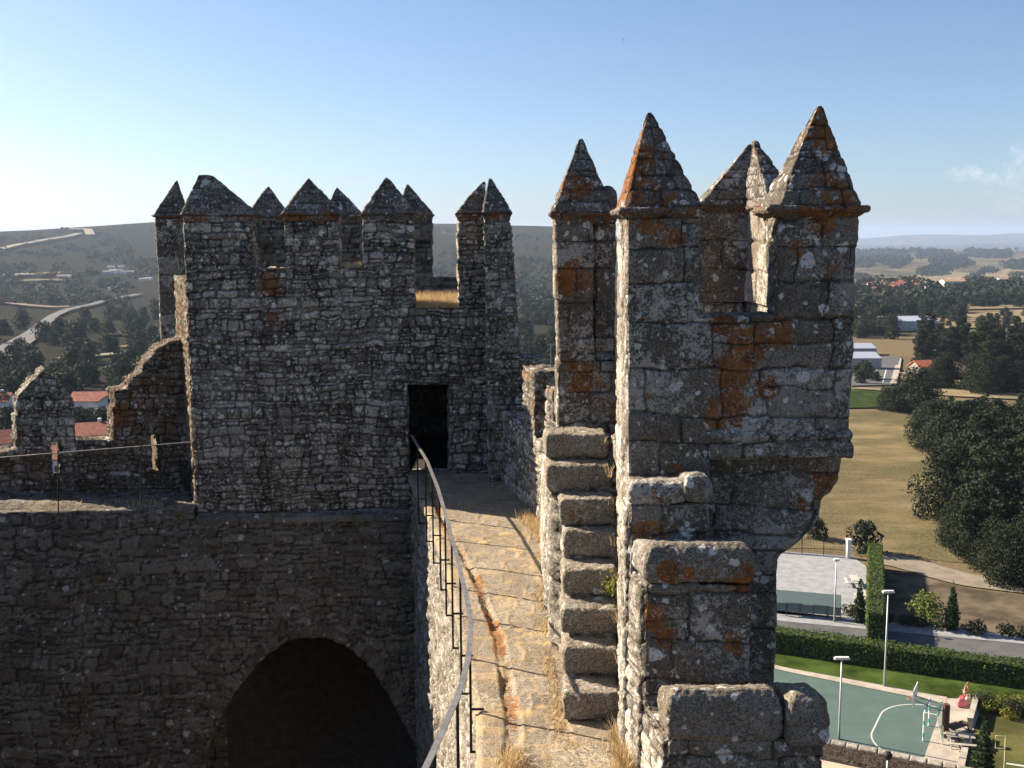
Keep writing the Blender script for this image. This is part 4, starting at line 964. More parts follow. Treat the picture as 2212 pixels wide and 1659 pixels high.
cen = C1[k, :3]+np.stack([d[:, 0]*hh*.62, d[:, 1]*hh*.62, hh*.45+d[:, 2]*hh*.45], -1)
V, q, l = leaves(cen, d, hh[:, None]*.2, rs, .5)
tag(link('far_woods', mesh_from('far_woods', V, q, M_LEAF, dict(leaf=l), smooth=False)), 'far scattered woods and thickets covering the hills on both sides', 'woods', kind='stuff')

# ---- hedges, cypresses and shrubs round the sports court
def hedge(name, A, B, wid, h, label, mat, dens=60, size=.10, seed=1, zb=GZ):
    rs = np.random.RandomState(seed); A = np.array(A[:2]); B = np.array(B[:2]); L = np.linalg.norm(B-A); e = (B-A)/L; nn = np.array([-e[1], e[0]])
    e_ = empty(name, (*((A+B)/2), zb), label, 'hedge')
    q = [tuple(A-nn*wid/2), tuple(B-nn*wid/2), tuple(B+nn*wid/2), tuple(A+nn*wid/2)]
    n = int(dens*(L*(wid+2*h))); w = rs.uniform(0, 1, n); side = rs.choice(4, n, p=np.array([h, h, wid*1.2, h*.12])/(2.12*h+wid*1.2))
    s = rs.uniform(0, L, n); zz = rs.uniform(.05, h, n); t = rs.uniform(-wid/2, wid/2, n); N = np.zeros((n, 3))
    t = np.where(side == 0, -wid/2, np.where(side == 1, wid/2, t)); zz = np.where(side == 2, h, zz); s = np.where(side == 3, np.where(w < .5, 0, L), s)
    N[:, :2] = np.where(side[:, None] == 0, -nn, np.where(side[:, None] == 1, nn, 0)); N[:, 2] = np.where(side == 2, 1, .2); N[:, :2] += np.where(side[:, None] == 3, np.where(w[:, None] < .5, -e, e), 0)
    bump = .10*vnoise(s*.8, zz*1.2, t, seed)+.05*rs.normal(0, 1, n)
    c = np.concatenate([A+e*s[:, None]+nn*t[:, None], (zz+zb)[:, None]], 1)+N*bump[:, None]
    V, qd, l = leaves(c, N, size, rs, .28)
    link('foliage', mesh_from(name, V, qd, mat, dict(leaf=l), smooth=False), e_)
    o = .10; cq = [(A+e*o-nn*(wid/2-o)), (B-e*o-nn*(wid/2-o)), (B-e*o+nn*(wid/2-o)), (A+e*o+nn*(wid/2-o))]
    v = [(*p, z) for z in (zb-.1, zb+h-o) for p in cq]
    from_bits('stems', [(v, [(3, 2, 1, 0), (4, 5, 6, 7), (0, 1, 5, 4), (1, 2, 6, 5), (2, 3, 7, 6), (3, 0, 4, 7)])], M_SHRUB_IN, e_)
    return e_
M_SHRUB_IN = plain_mat('inner_twigs', (.02, .028, .012), 1, var=.4, scale=4)
hA, hB = np.array(g_(1560, 1394)), np.array(g_(2330, 1507)); hd = (hB-hA)/np.linalg.norm(hB-hA); hn = np.array([-hd[1], hd[0], 0]); hn = hn if hn[1] > 0 else -hn
hedge('clipped_hedge', hA+hn*.8, hB+hn*.8, 1.6, 1.8, 'long dark clipped hedge with a bright top between lawn and road', M_HEDGE, 55, .10, 4)
a = atZ(1893, 1322, GZ+2.7); b = atZ(1891, 1172, GZ+2.7)
hedge('clipped_hedge', a, b, 1.35, 2.7, 'tall narrow bright green hedge running away beside the gravel yard', M_HEDGE, 45, .10, 5)
CYP = [make_kind('cypress_tree', cyp_cl(i, 4, 1.15), 1500, .11, 160+i, M_CYP, 3.5, .08) for i in range(2)]
def gp(kind, u, v, s, label, cat, group=None, sz=None): x, y, z = g_(u, v); return plant(kind, x, y, s, rsc(0, 6), label, group, cat, z=GZ, sz=sz)
gp(CYP[0], 1855, 1345, 1.0, 'dark narrow cypress beside the gravel yard', 'cypress')
gp(CYP[1], 2055, 1362, 1.1, 'slender dark cypress next to the yellow green tree by the road', 'cypress')
gp(CYP[0], 2120, 1700, 1.25, 'sunlit cypress in the bottom right corner beside the low kerb wall', 'cypress', sz=1.15)
LIME = make_kind('young_tree', oak_cl(31, 3.0, 3.6, 12, .15), 1300, .13, 171, M_LIME, 2.6, .09)
gp(LIME, 2003, 1350, 1.0, 'light yellow green young tree left of the slender cypress', 'tree')
SHR = [make_kind('round_shrub', [(0, 0, .55, .8, .6), (.35, .2, .5, .5, .45), (-.3, -.2, .6, .5, .45), (.1, -.4, .5, .45, .4)], 420, .10, 180+i, M_SHRUB, .7, .05) for i in range(2)]
for u, v in ((1720, 1318), (1777, 1322), (1838, 1332), (1915, 1344), (1955, 1350), (1985, 1352), (2110, 1370), (2172, 1372), (2215, 1378)): gp(SHR[rt.randrange(2)], u, v, rsc(.9, 1.15), 'round dark shrub in the row along the far side of the road', 'shrub', 'round shrubs along the road')
YEL = make_kind('flowering_shrub', [(0, 0, .5, .7, .5), (.5, .2, .4, .5, .4), (-.45, -.1, .45, .5, .4)], 420, .09, 190, M_YEL, .6, .04)
for u, v, s in ((2135, 1537, .9), (2165, 1532, 1.1), (2198, 1530, 1.0), (2225, 1545, 1.1), (2180, 1552, .8)): gp(YEL, u, v, s, 'yellow green shrub in the planted bed behind the concrete bench', 'shrub', 'shrubs in the planted bed')
for u, v, s in ((2122, 1528, 1.1), (2185, 1540, 1.0), (2205, 1548, 1.0)): gp(SHR[0], u, v, s, 'dark shrub in the planted bed behind the concrete bench', 'shrub', 'dark shrubs in the planted bed')
at(OAKF, 1868, 1195, .5, 'dark bush at the far corner of the gravel yard', cat='bush')
at(OAKF, 1765, 1165, .35, 'small bush on the dry meadow just above the gravel yard', cat='bush')

# ================================================================== buildings
def house(name, loc, L, W, H, rh, rz, label, group=None, wall=None, roof=None, cat='house', win=2, chim=True):
    e = empty(name, loc, label, cat, group, rz); wall = wall or M_WHITE; roof = roof or M_TILE
    v = [(-L/2, -W/2, -3), (L/2, -W/2, -3), (L/2, W/2, -3), (-L/2, W/2, -3), (-L/2, -W/2, H), (L/2, -W/2, H), (L/2, W/2, H), (-L/2, W/2, H), (-L/2, 0, H+rh), (L/2, 0, H+rh)]
    from_bits('wall', [(v, [(0, 1, 5, 4), (1, 2, 6, 9, 5), (2, 3, 7, 6), (3, 0, 4, 8, 7), (4, 5, 9, 8), (6, 7, 8, 9)])], wall, e, local=True)
    o = .35; t = .16; k = rh/(W/2); rv = []
    for zz in (.03, t): rv += [(-L/2-o, -W/2-o, H-o*k+zz), (L/2+o, -W/2-o, H-o*k+zz), (L/2+o, 0, H+rh+zz), (-L/2-o, 0, H+rh+zz), (-L/2-o, W/2+o, H-o*k+zz), (L/2+o, W/2+o, H-o*k+zz)]
    r = from_bits('roof', [(rv, [(6, 7, 8, 9), (9, 8, 11, 10), (3, 2, 1, 0), (4, 5, 2, 3), (0, 1, 7, 6), (5, 4, 10, 11), (0, 6, 9, 3), (3, 9, 10, 4), (1, 2, 8, 7), (2, 5, 11, 8)])], roof, e, local=True)
    if chim: from_bits('chimney', [b_box(L*.2, L*.2+.6, .2, .8, H+rh*.5, H+rh+.7)], wall, r, local=True)
    for i in range(win):
        x = -L/2+L*(i+.7)/(win+.4)
        from_bits('window', [b_box(x-.55, x+.55, -W/2-.04, -W/2+.02, H*.35, H*.35+1.3)], M_GLASS, e, local=True)
    return e
def copy_house(h, loc, rz, s, label, group):
    e = h.copy(); C.objects.link(e); e.location = loc; e.rotation_euler = (0, 0, rz); e.scale = (s, s, s); e['label'] = label; e['group'] = group
    for ch in h.children:
        c = ch.copy(); C.objects.link(c); c.parent = e
        for g2 in ch.children: d_ = g2.copy(); C.objects.link(d_); d_.parent = c
    return e
def hz(u, v, dz=0): x, y, z = hit(u, v); return (x, y, z+dz)
x, y, z = hz(197, 912)
house('village_house', (x-.5, y+5, z), 9.5, 6, 4.2, 1.5, -.02, 'long white red roofed house in the gap right of the pointed merlon', win=3)
house('village_house', (x+3.6, y+1.2, z), 5.2, 3.6, 4.4, 1.2, -1.45, 'white gabled house wing with one window beside the ramped parapet end', win=1, chim=False)
x, y, z = hz(190, 975); house('village_house', (x, y, z), 9, 7, 3.4, 1.5, .3, 'low house with a reddish roof below the white house in the crenel gap', win=1)
x, y, z = hz(112, 1035); house('village_house', (x, y, z), 8, 6, 3.6, 1.4, .2, 'white house with red roof glimpsed through the left parapet slit')
x, y, z = hz(12, 1000); house('village_house', (x, y, z), 7, 6, 3.8, 1.6, .5, 'red roofed house at the left edge below the pointed merlon')
x, y, z = hz(-12, 900); house('village_house', (x, y, z), 8, 6, 3.8, 1.6, .1, 'red roofed house cut by the left edge of the picture above the parapet')
proto = house('village_house', hz(1880, 640), 10, 8, 4.5, 1.9, .2, 'red roofed house in the far village on the plain', 'houses of the far village', win=2)
cream = plain_mat('cream_render', (.55, .46, .34), .85, var=.08)
for i in range(34):
    u = rsc(1856, 1992); v = 643-(u-1856)*.17+rsc(-13, 6); copy_house(proto, hz(u, v), rsc(-.5, .6), rsc(.75, 1.15), 'red roofed house in the far village on the plain', 'houses of the far village')
pw = house('hillside_house', hz(2010, 628), 10, 8, 5.5, 1.7, .2, 'small white house strung along the sunlit far slope', 'white houses on the far slope', win=2, roof=plain_mat('pale_tile', (.45, .30, .2), .85, var=.2))
for u in (2003, 2045, 2062, 2068, 2092, 2098, 2103, 2130, 2137, 2160, 2168, 2180, 2190, 2200, 2212, 2230): copy_house(pw, hz(u, 627-(u-2000)*.09+rsc(-5, 3)), rsc(-.6, .6), rsc(.8, 1.3), 'small white house strung along the sunlit far slope', 'white houses on the far slope')
pl = house('farm_house', hz(140, 606), 16, 9, 5, 2, .1, 'white farmhouse on the left hillside above the road', win=3, chim=False, roof=plain_mat('grey_tile', (.25, .22, .2), .9))
for u, v, s in ((232, 592, .9), (246, 590, 1), (258, 588, .8), (270, 592, .9), (240, 580, .8), (262, 580, .8), (285, 590, .7), (243, 628, .8), (310, 608, .9), (322, 606, .8)): copy_house(pl, hz(u, v), rsc(-.5, .5), s*.7, 'pale stone house in the hamlet on the left hillside', 'houses of the hillside hamlet')
# warehouses, greenhouse, orange roofed house, shed
def ribbed(name, loc, L, W, H, rz, label, cat, n=14, wall=None):
    e = empty(name, loc, label, cat, None, rz)
    v, f = b_box(-L/2, L/2, -W/2, W/2, -2, H); from_bits('wall', [(v, f)], wall or M_METAL, e, local=True)
    bits = [b_box(-L/2-.2, L/2+.2, -W/2-.2, W/2+.2, H+.003, H+.2)]
    v = bits[0][0]; v[:] = [(x, y, z+(y+W/2)*.16) for x, y, z in v]
    for i in range(n):
        x = -L/2+L*(i+.5)/n; b, f = b_box(x-.12, x+.12, -W/2-.2, W/2+.2, H+.21, H+.34); b[:] = [(p, q, z+(q+W/2)*.16) for p, q, z in b]; bits.append((b, f))
    from_bits('roof', bits, plain_mat(name+'_roof_sheet', (.30, .34, .42), .5, .2), e, local=True)
    return e
ribbed('warehouse', hz(1862, 798), 9.5, 7, 3.6, -.05, 'pale warehouse with a ribbed metal roof beside the asphalt yard', 'warehouse')
ribbed('warehouse', hz(1853, 766), 11, 7, 2.4, -.05, 'second pale warehouse partly hidden behind the turret above the ribbed one', 'warehouse')
ribbed('greenhouse', hz(1940, 714), 34, 10, 4.5, .05, 'long low pale greenhouse among trees below the village', 'greenhouse', 20)
x, y, z = hz(1990, 815); house('small_house', (x, y, z), 5, 4.6, 3.2, 1.5, .3, 'small grey house with a bright orange roof in front of the pines', wall=plain_mat('grey_stone_wall', (.28, .26, .23), .9), roof=plain_mat('orange_tile', (.62, .20, .10), .8, var=.15), win=1, chim=False)
x, y, z = hz(2060, 818); house('shed', (x, y, z), 8, 5, 2.2, 1.2, -.1, 'low shed with a dull brown roof under the pines', wall=M_DARK, roof=plain_mat('dull_brown_roof', (.22, .16, .13), .9), win=0, chim=False, cat='shed')

# ================================================================== lamp posts, fence, shelter, goal, hoop, benches, person
def lamp(u, v, ut, vt, label, wide=.9, globe=False):
    x, y, z = g_(u, v); zt = atY(ut, vt, y)[2]
    e = empty('lamp_post', (x, y, GZ), label, 'lamp post')
    from_bits('pole', [b_tube([(x, y, GZ-.1), (x, y, GZ+.9), (x, y, zt)], [.10, .075, .05], 8)], M_POLE, e, smooth=True)
    if globe:
        n = 10; pts = [(x, y, zt-.05), (x, y, zt), (x, y, zt+.12), (x, y, zt+.3), (x, y, zt+.42), (x, y, zt+.5)]
        from_bits('lamp_head', [b_tube(pts, [.06, .16, .25, .27, .18, .04], 12)], M_IRON, e, smooth=True)
    else: from_bits('lamp_head', [b_box(x-wide/2, x+wide/2, y-.14, y+.14, zt, zt+.09), b_box(x-wide/2+.06, x+wide/2-.06, y-.11, y+.11, zt+.09, zt+.16)], M_WHITE, e)
lamp(1910, 1483, 1915, 1280, 'tall grey lamp post standing on the lawn beside the kerb')
lamp(1812, 1597, 1817, 1424, 'grey lamp post on the near side of the green court', 1.05)
lamp(1802, 1344, 1805, 1211, 'thin grey lamp post beside the shelter at the gravel yard', .5)
x, y, z = g_(1911, 1790)
lamp(1913, 1742, 1915, 1640, 'short post with a dark round lamp in front of the low bailey wall', globe=True)
def bar(a, b, r=.04, n=6): return b_tube([a, b], r, n)
# wire fence and white pillar beyond the gravel yard
fe = empty('wire_fence', g_(1760, 1197), 'wire mesh fence on thin posts at the far side of the gravel yard', 'fence')
A = np.array(g_(1640, 1190)); B = np.array(g_(1826, 1204)); hf = 2.0; lines = []
for k in range(7): lines.append(bar(A+(0, 0, .15+k*.3), B+(0, 0, .15+k*.3), .012, 4))
for k in range(60): p = A+(B-A)*k/59; lines.append(bar(p, p+np.array([0, 0, hf]), .010, 4))
from_bits('mesh', lines, M_IRON, fe)
for k in range(5): p = A+(B-A)*k/4; from_bits('post', [bar(p, p+np.array([0, 0, hf+.1]), .04)], M_IRON, fe)
p = np.array(g_(1832, 1206)); e = empty('gate_pillar', p, 'white pillar at the end of the wire fence', 'pillar')
from_bits('shaft', [b_box(p[0]-.21, p[0]+.21, p[1]-.3, p[1]+.3, GZ, GZ+2.0)], M_WHITE, e); from_bits('cap', [b_box(p[0]-.26, p[0]+.26, p[1]-.36, p[1]+.36, GZ+2.003, GZ+2.12)], M_WHITE, e)
# players' shelter
M_SHEL = plain_mat('clouded_green_panel', (.10, .145, .145), .35, var=.15, spec=.5); M_GFR = plain_mat('dark_green_frame', (.03, .06, .05), .5)
A = np.array(g_(1670, 1328)); B = np.array(g_(1815, 1341)); d_ = (B-A)/np.linalg.norm(B-A); nb = np.array([-d_[1], d_[0], 0]); L = np.linalg.norm(B-A)
e = empty('shelter', (A+B)/2, 'long green framed shelter with clouded panels on the gravel yard', 'shelter')
up_ = np.array([0, 0, 1.0])
def quadbox(a, b, c, d, t):
    n = np.cross(b-a, d-a); n = n/np.linalg.norm(n)*t; P = [a, b, c, d, a+n, b+n, c+n, d+n]
    return [tuple(p) for p in P], [(3, 2, 1, 0), (4, 5, 6, 7), (0, 1, 5, 4), (1, 2, 6, 5), (2, 3, 7, 6), (3, 0, 4, 7)]
from_bits('roof_panel', [quadbox(A+up_*1.25, B+up_*1.25, B+up_*2.0+nb*1.1, A+up_*2.0+nb*1.1, .04)], M_SHEL, e)
from_bits('back_panel', [quadbox(A+up_*.45+nb*.02, B+up_*.45+nb*.02, B+up_*1.22+nb*.02, A+up_*1.22+nb*.02, .03)], M_SHEL, e)
for k in range(6):
    p = A+(B-A)*k/5; from_bits('frame_post', [bar(p, p+up_*1.25, .04)], M_GFR, e)
    from_bits('roof_strut', [bar(p+up_*1.25, p+up_*2.0+nb*1.1, .035)], M_GFR, e)
from_bits('bench_seat', [quadbox(A+up_*.42+nb*.3, B+up_*.42+nb*.3, B+up_*.42+nb*.7, A+up_*.42+nb*.7, .04)], M_GFR, e)
# picnic tables
M_WOODP = plain_mat('weathered_pale_wood', (.42, .42, .40), .8, var=.15); M_WOODB = plain_mat('brown_wood', (.11, .075, .05), .8, var=.25)
def picnic(u, v, rz, mat, label):
    x, y, z = g_(u, v); e = empty('picnic_table', (x, y, GZ+.05), label, 'table', None, rz)
    from_bits('table_top', [b_box(-.9, .9, -.36+k*.15, -.24+k*.15, .72, .76) for k in range(5)], mat, e, local=True)
    for s in (-1, 1):
        from_bits('bench_seat', [b_box(-.9, .9, s*.75-.14, s*.75+.14, .42, .46)], mat, e, local=True)
        from_bits('leg_frame', [b_tube([(s*.65, -.7, 0), (s*.65, -.2, .72)], .04, 5), b_tube([(s*.65, .7, 0), (s*.65, .2, .72)], .04, 5), b_box(s*.65-.03, s*.65+.03, -.85, .85, .37, .42)], mat, e, local=True)
picnic(1845, 1265, 1.4, M_WOODP, 'pale slatted picnic table beside the far end of the narrow hedge')
picnic(1868, 1300, 1.4, M_WOODP, 'pale slatted picnic table between cypress and narrow hedge')
picnic(2068, 1590, .5, M_WOODB, 'brown wooden picnic table on the paving behind the basketball post')
picnic(2073, 1612, -.2, M_CONC, 'pale stone picnic table on the paving in front of the brown one')
# handball goal
gl_e = empty('handball_goal', tuple(ctr), 'white and green handball goal standing on the green court', 'goal')
M_GOALW = plain_mat('white_goal_paint', (.72, .78, .74), .5, var=.05); M_GOALG = plain_mat('turquoise_goal_paint', (.12, .42, .36), .5, var=.1)
back = -outd
def striped(a, b, n):
    a, b = np.array(a), np.array(b); W, G2 = [], []
    for i in range(n): (G2 if i % 3 == 1 else W).append(bar(a+(b-a)*i/n, a+(b-a)*(i+1)/n, .06))
    return W, G2
H2 = np.array([0, 0, 2.05])
for nm, a, b, n in (('post', Pn, Pn+H2, 7), ('post', Pf, Pf+H2, 7), ('crossbar', Pn+H2, Pf+H2, 9)):
    W, G2 = striped(a, b, n); o = from_bits(nm, W, M_GOALW, gl_e); from_bits('stripe', G2, M_GOALG, o)
for P in (Pn, Pf):
    o = from_bits('side_frame', [bar(P+H2, P+H2+back*.8, .03), bar(P+H2+back*.8, P+back*1.25, .03), bar(P, P+back*1.25, .03)], M_GOALW, gl_e)
from_bits('rear_bar', [bar(Pn+H2+back*.8, Pf+H2+back*.8, .03), bar(Pn+back*1.25, Pf+back*1.25, .03)], M_GOALG, gl_e)
net = []
for i in range(16):
    f = i/15; a = Pn+(Pf-Pn)*f; net += [bar(a+H2+back*.8, a+back*1.25, .007, 3)]
for i in range(9):
    f = i/8; o_ = H2*(1-f)+back*(.8+.45*f); net += [bar(Pn+o_, Pf+o_, .007, 3)]
from_bits('net', net, M_GOALG, gl_e)
# basketball hoop
p = np.array(g_(2041, 1593)); e = empty('basketball_hoop', tuple(p), 'brown basketball post whose arms carry a pale backboard over the court', 'basketball hoop')
M_BPOST = plain_mat('rust_brown_post', (.085, .045, .03), .7, var=.25); zt = atY(2040, 1521, p[1])[2]
from_bits('post', [b_box(p[0]-.18, p[0]+.18, p[1]-.18, p[1]+.18, GZ, zt)], M_BPOST, e)
bx_ = outd*2.0; tp = np.array([p[0], p[1], zt-.1])
from_bits('arm', [bar(tp, tp+bx_+(0, 0, .25), .05), bar(tp-np.array([0, 0, .5]), tp+bx_-np.array([0, 0, .1]), .05)], M_POLE, e)
c = tp+bx_*1.03
bb = from_bits('backboard', [quadbox(c-gl*.9+(0, 0, -.25), c+gl*.9+(0, 0, -.25), c+gl*.9+(0, 0, .95), c-gl*.9+(0, 0, .95), .05)], M_WHITE, e)
ring = [c+outd*(.28+.23*math.cos(t))+gl*.23*math.sin(t)+np.array([0, 0, 0]) for t in np.linspace(0, 2*math.pi, 17)]
from_bits('rim', [b_tube(ring, .02, 5, cap=False)], plain_mat('orange_rim', (.5, .12, .03), .5), e)
# concrete bench and kerb walls
def slabthing(name, quad, h, label, cat):
    P = [np.array(g_(*q)) for q in quad]; P = [np.array([*p[:2], GZ+.05]) for p in P]; c = sum(P)/4; e = empty(name, tuple(c), label, cat)
    t = .12; sh = [c+(p-c)*.94 for p in P]
    from_bits('base', [([tuple(p) for p in sh]+[tuple(p+up_*(h-t)) for p in sh], [(3, 2, 1, 0), (4, 5, 6, 7), (0, 1, 5, 4), (1, 2, 6, 5), (2, 3, 7, 6), (3, 0, 4, 7)])], M_CONC, e)
    from_bits('top_slab', [([tuple(p+up_*(h-t+.002)) for p in P]+[tuple(p+up_*h) for p in P], [(3, 2, 1, 0), (4, 5, 6, 7), (0, 1, 5, 4), (1, 2, 6, 5), (2, 3, 7, 6), (3, 0, 4, 7)])], M_CONC, e)
slabthing('concrete_bench', [(2088, 1574), (2101, 1575), (2115, 1522), (2102, 1522)], .75, 'long pale concrete bench at the edge of the paving behind the person', 'bench')
slabthing('kerb_wall', [(2062, 1680), (2080, 1682), (2100, 1585), (2088, 1584)], .35, 'low pale kerb wall left of the bottom right cypress', 'low wall')
# bailey wall at the bottom right with sunlit stone caps
a = np.array(atZ(1640, 1575, -32.7)); b = np.array(atZ(2180, 1684, -32.7)); d_ = (b-a)/np.linalg.norm(b-a); n_ = np.array([-d_[1], d_[0], 0]); n_ = n_ if n_[1] > 0 else -n_
e = empty('bailey_wall', tuple((a+b)/2-np.array([0, 0, 1.2])), 'low brown bailey wall with pale cap stones across the bottom right corner', 'wall')
S = Stone('rubble2', 95); ring = lambda z: [(*(a[:2]), z), (*(b[:2]), z), (*((b+n_*.5)[:2]), z), (*((a+n_*.5)[:2]), z)]
S.loft([ring(-34.2), ring(-32.75)], .09); stone_obj('wall', S.build()[0], stone_mat('brown_wall_stone', (.30, .25, .19), (.42, .36, .28), lichen=.3, spots=.05, orange=-.5, sc=.5), e)
L = np.linalg.norm(b-a); t = 0; i = 0
while t < L:
    w_ = rsc(.7, 1.3); p0 = a+d_*t; p1 = a+d_*min(L, t+w_-.04); z0, z1 = -32.76, -32.66+rsc(0, .08)
    S = Stone('boulder', 300+i); R = lambda z, g: [(*(p0+d_*g-n_*(.06-g))[:2], z), (*(p1-d_*g-n_*(.06-g))[:2], z), (*(p1-d_*g+n_*(.56-g))[:2], z), (*(p0+d_*g+n_*(.56-g))[:2], z)]
    S.loft([R(z0, 0), R(z1-.03, .0), R(z1, .06)], .09); stone_obj('cap_stone', S.build()[0], M_PALE, e); t += w_; i += 1
drape('terrace', ([(1640, 1600), (1800, 1632), (2180, 1700)], [(1640, 1750), (1800, 1750), (2180, 1800)]), plain_mat('pale_terrace_paving', (.44, .38, .29), .9, var=.15, scale=1), .08, flat=GZ)
# yellow frame on the worn lawn
M_YF = plain_mat('pale_yellow_tube', (.62, .58, .32), .6, var=.08)
p = np.array(g_(2169, 1659)); y0 = p[1]; w_ = lambda u, v: np.array(atY(u, v, y0))
e = empty('tubular_frame', tuple(p), 'pale yellow tubular goal frame standing on the worn lawn', 'frame')
from_bits('upright', [bar(p, w_(2172, 1590), .035)], M_YF, e); from_bits('hoop', [b_tube([w_(2172, 1591), w_(2150.5, 1589), w_(2150.5, 1616), w_(2169, 1617)], .035, 6)], M_YF, e)
drape('lawn_line', ([(2174, 1649), (2330, 1672)], [(2173, 1652), (2330, 1676)]), M_LINE, .05, flat=FZ)
# person and bags by the bench
def skin_body(name, pts, edges, rads, mat, parent, sub=1, root=0):
    me = bpy.data.meshes.new(name); me.from_pydata(pts, edges, []); me.materials.append(mat); o = bpy.data.objects.new(name, me); C.objects.link(o)
    if parent is not None: o.parent = parent
    m = o.modifiers.new('skin', 'SKIN'); m.use_smooth_shade = True
    for i, r in enumerate(rads): d_ = me.skin_vertices[0].data[i]; d_.radius = (r, r); d_.use_root = (i == root)
    s = o.modifiers.new('sub', 'SUBSURF'); s.levels = sub; s.render_levels = sub
    return o
M_SKIN = plain_mat('tanned_skin', (.50, .27, .17), .6, var=.06); M_HAIR = plain_mat('dark_hair', (.02, .015, .012), .7); M_PINK = plain_mat('pink_fabric', (.62, .16, .20), .8, var=.1); M_RED = plain_mat('red_fabric', (.48, .06, .06), .8, var=.1); M_CREAM = plain_mat('cream_fabric', (.62, .5, .42), .85, var=.08)
fx, fy, fz = g_(2082, 1513)
pe = empty('person', (fx, fy, GZ+.05), 'bare chested person in light shorts bending forward over the bags by the concrete bench', 'person')
pe.scale = (.86, .86, .86); pe.rotation_euler = (0, 0, 0)
pts = [(0, 0, .82), (.04, 0, 1.0), (.12, 0, 1.2), (.20, 0, 1.32), (.25, 0, 1.40), (.30, 0, 1.50), (.33, 0, 1.60),
       (0, -.09, .78), (.02, -.10, .44), (-.02, -.11, .07), (.13, -.12, .03), (0, .09, .78), (-.03, .11, .44), (-.07, .12, .07), (.08, .13, .03),
       (.18, -.17, 1.27), (.26, -.22, 1.02), (.38, -.17, .85), (.43, -.15, .77), (.18, .17, 1.27), (.25, .22, 1.02), (.38, .17, .86), (.43, .15, .78)]
rd = [.12, .115, .14, .10, .055, .085, .07, .10, .06, .042, .03, .10, .06, .042, .03, .055, .042, .032, .028, .055, .042, .032, .028]
ed = [(0, 1), (1, 2), (2, 3), (3, 4), (4, 5), (5, 6), (0, 7), (7, 8), (8, 9), (9, 10), (0, 11), (11, 12), (12, 13), (13, 14), (3, 15), (15, 16), (16, 17), (17, 18), (3, 19), (19, 20), (20, 21), (21, 22)]
for h in (18, 22):
    s = -1 if h == 18 else 1; hx, hy, hzz = pts[h]
    for k, (dy, ln) in enumerate(((-.024, .065), (-.008, .08), (.008, .078), (.024, .06))): pts.append((hx+.02, hy+dy*s, hzz-ln)); rd.append(.008); ed.append((h, len(pts)-1))
    pts.append((hx+.045, hy-s*.03, hzz-.02)); rd.append(.009); ed.append((h, len(pts)-1))
skin_body('body', pts, ed, rd, M_SKIN, pe, 2)
skin_body('shorts', [(0, 0, .86), (0, -.09, .76), (.015, -.105, .52), (0, .09, .76), (-.02, .11, .52)], [(0, 1), (1, 2), (0, 3), (3, 4)], [.14, .12, .085, .12, .085], M_CREAM, pe, 2)
skin_body('hair', [(.285, 0, 1.57), (.32, 0, 1.645), (.345, 0, 1.60)], [(0, 1), (1, 2)], [.088, .085, .07], M_HAIR, pe, 2)
def bag(u, v, s, mat, label, seed):
    x, y, z = g_(u, v); e = empty('bag', (x, y, GZ+.05), label, 'bag')
    r = random.Random(seed); R = lambda z, a, b: [(x-a*s, y-b*s, GZ+.05+z*s), (x+a*s, y-b*s, GZ+.05+z*s), (x+a*s, y+b*s, GZ+.05+z*s), (x-a*s, y+b*s, GZ+.05+z*s)]
    S = Stone('boulder', seed); S.loft([R(0, .22, .14), R(.08, .27, .18), R(.3, .27, .18), R(.44, .2, .12), R(.5, .1, .06)], .05); V, q_, A_ = S.build()[0]
    link('sack', mesh_from('sack', V, q_, mat), e)
    from_bits('strap', [b_tube([(x-.12*s, y, GZ+.05+.45*s), (x-.08*s, y, GZ+.05+.66*s), (x+.08*s, y, GZ+.05+.66*s), (x+.12*s, y, GZ+.05+.45*s)], .025, 5)], mat, e)
bag(2076, 1527, 1.25, M_PINK, 'pink bag lying on the paving left of the cream one', 401)
bag(2083, 1521, 1.15, M_RED, 'red bag directly under the bending person', 402)
bag(2091, 1523, 1.15, M_CREAM, 'cream and pink bag against the concrete bench', 403)
# thin pole seen between tower and turret, birds
x, y, z = hz(1190, 800); zt = atY(1190, 742, y)[2]
e = empty('utility_pole', (x, y, z), 'thin grey utility pole with a cross arm between tower and turret', 'pole')
from_bits('pole', [bar((x, y, z-1), (x, y, zt), .12)], M_POLE, e); from_bits('cross_arm', [bar((x-1.0, y, zt-.3), (x+1.0, y, zt-.3), .07)], M_POLE, e)
M_BIRD = plain_mat('dark_plumage', (.03, .03, .035), .8)
def bird(u, v, Y, s, roll, label):
    x, y, z = atY(u, v, Y); e = empty('bird', (x, y, z), label, 'bird'); e.rotation_euler = (0, roll, .4); e.scale = (s, s, s)
    from_bits('body', [b_tube([(0, -.14, 0), (0, -.08, .005), (0, 0, .01), (0, .1, 0), (0, .2, 0)], [.008, .028, .035, .02, .03], 8, rx=1)], M_BIRD, e, smooth=True, local=True)
    for k in (-1, 1): from_bits('wing', [([(0, -.06, .015), (k*.16, -.09, .05), (k*.40, .02, .03), (k*.18, .04, .045), (0, .07, .015), (0, -.06, .007), (k*.16, -.09, .042), (k*.40, .02, .026), (k*.18, .04, .037), (0, .07, .007)], [(0, 1, 2, 3, 4), (9, 8, 7, 6, 5), (0, 5, 6, 1), (1, 6, 7, 2), (2, 7, 8, 3), (3, 8, 9, 4), (4, 9, 5, 0)])], M_BIRD, e, local=True)
bird(1345, 85, 90, .45, 1.1, 'small dark bird high in the blue sky above the turret'); bird(266, 437, 110, .7, .1, 'small bird gliding above the left hill')

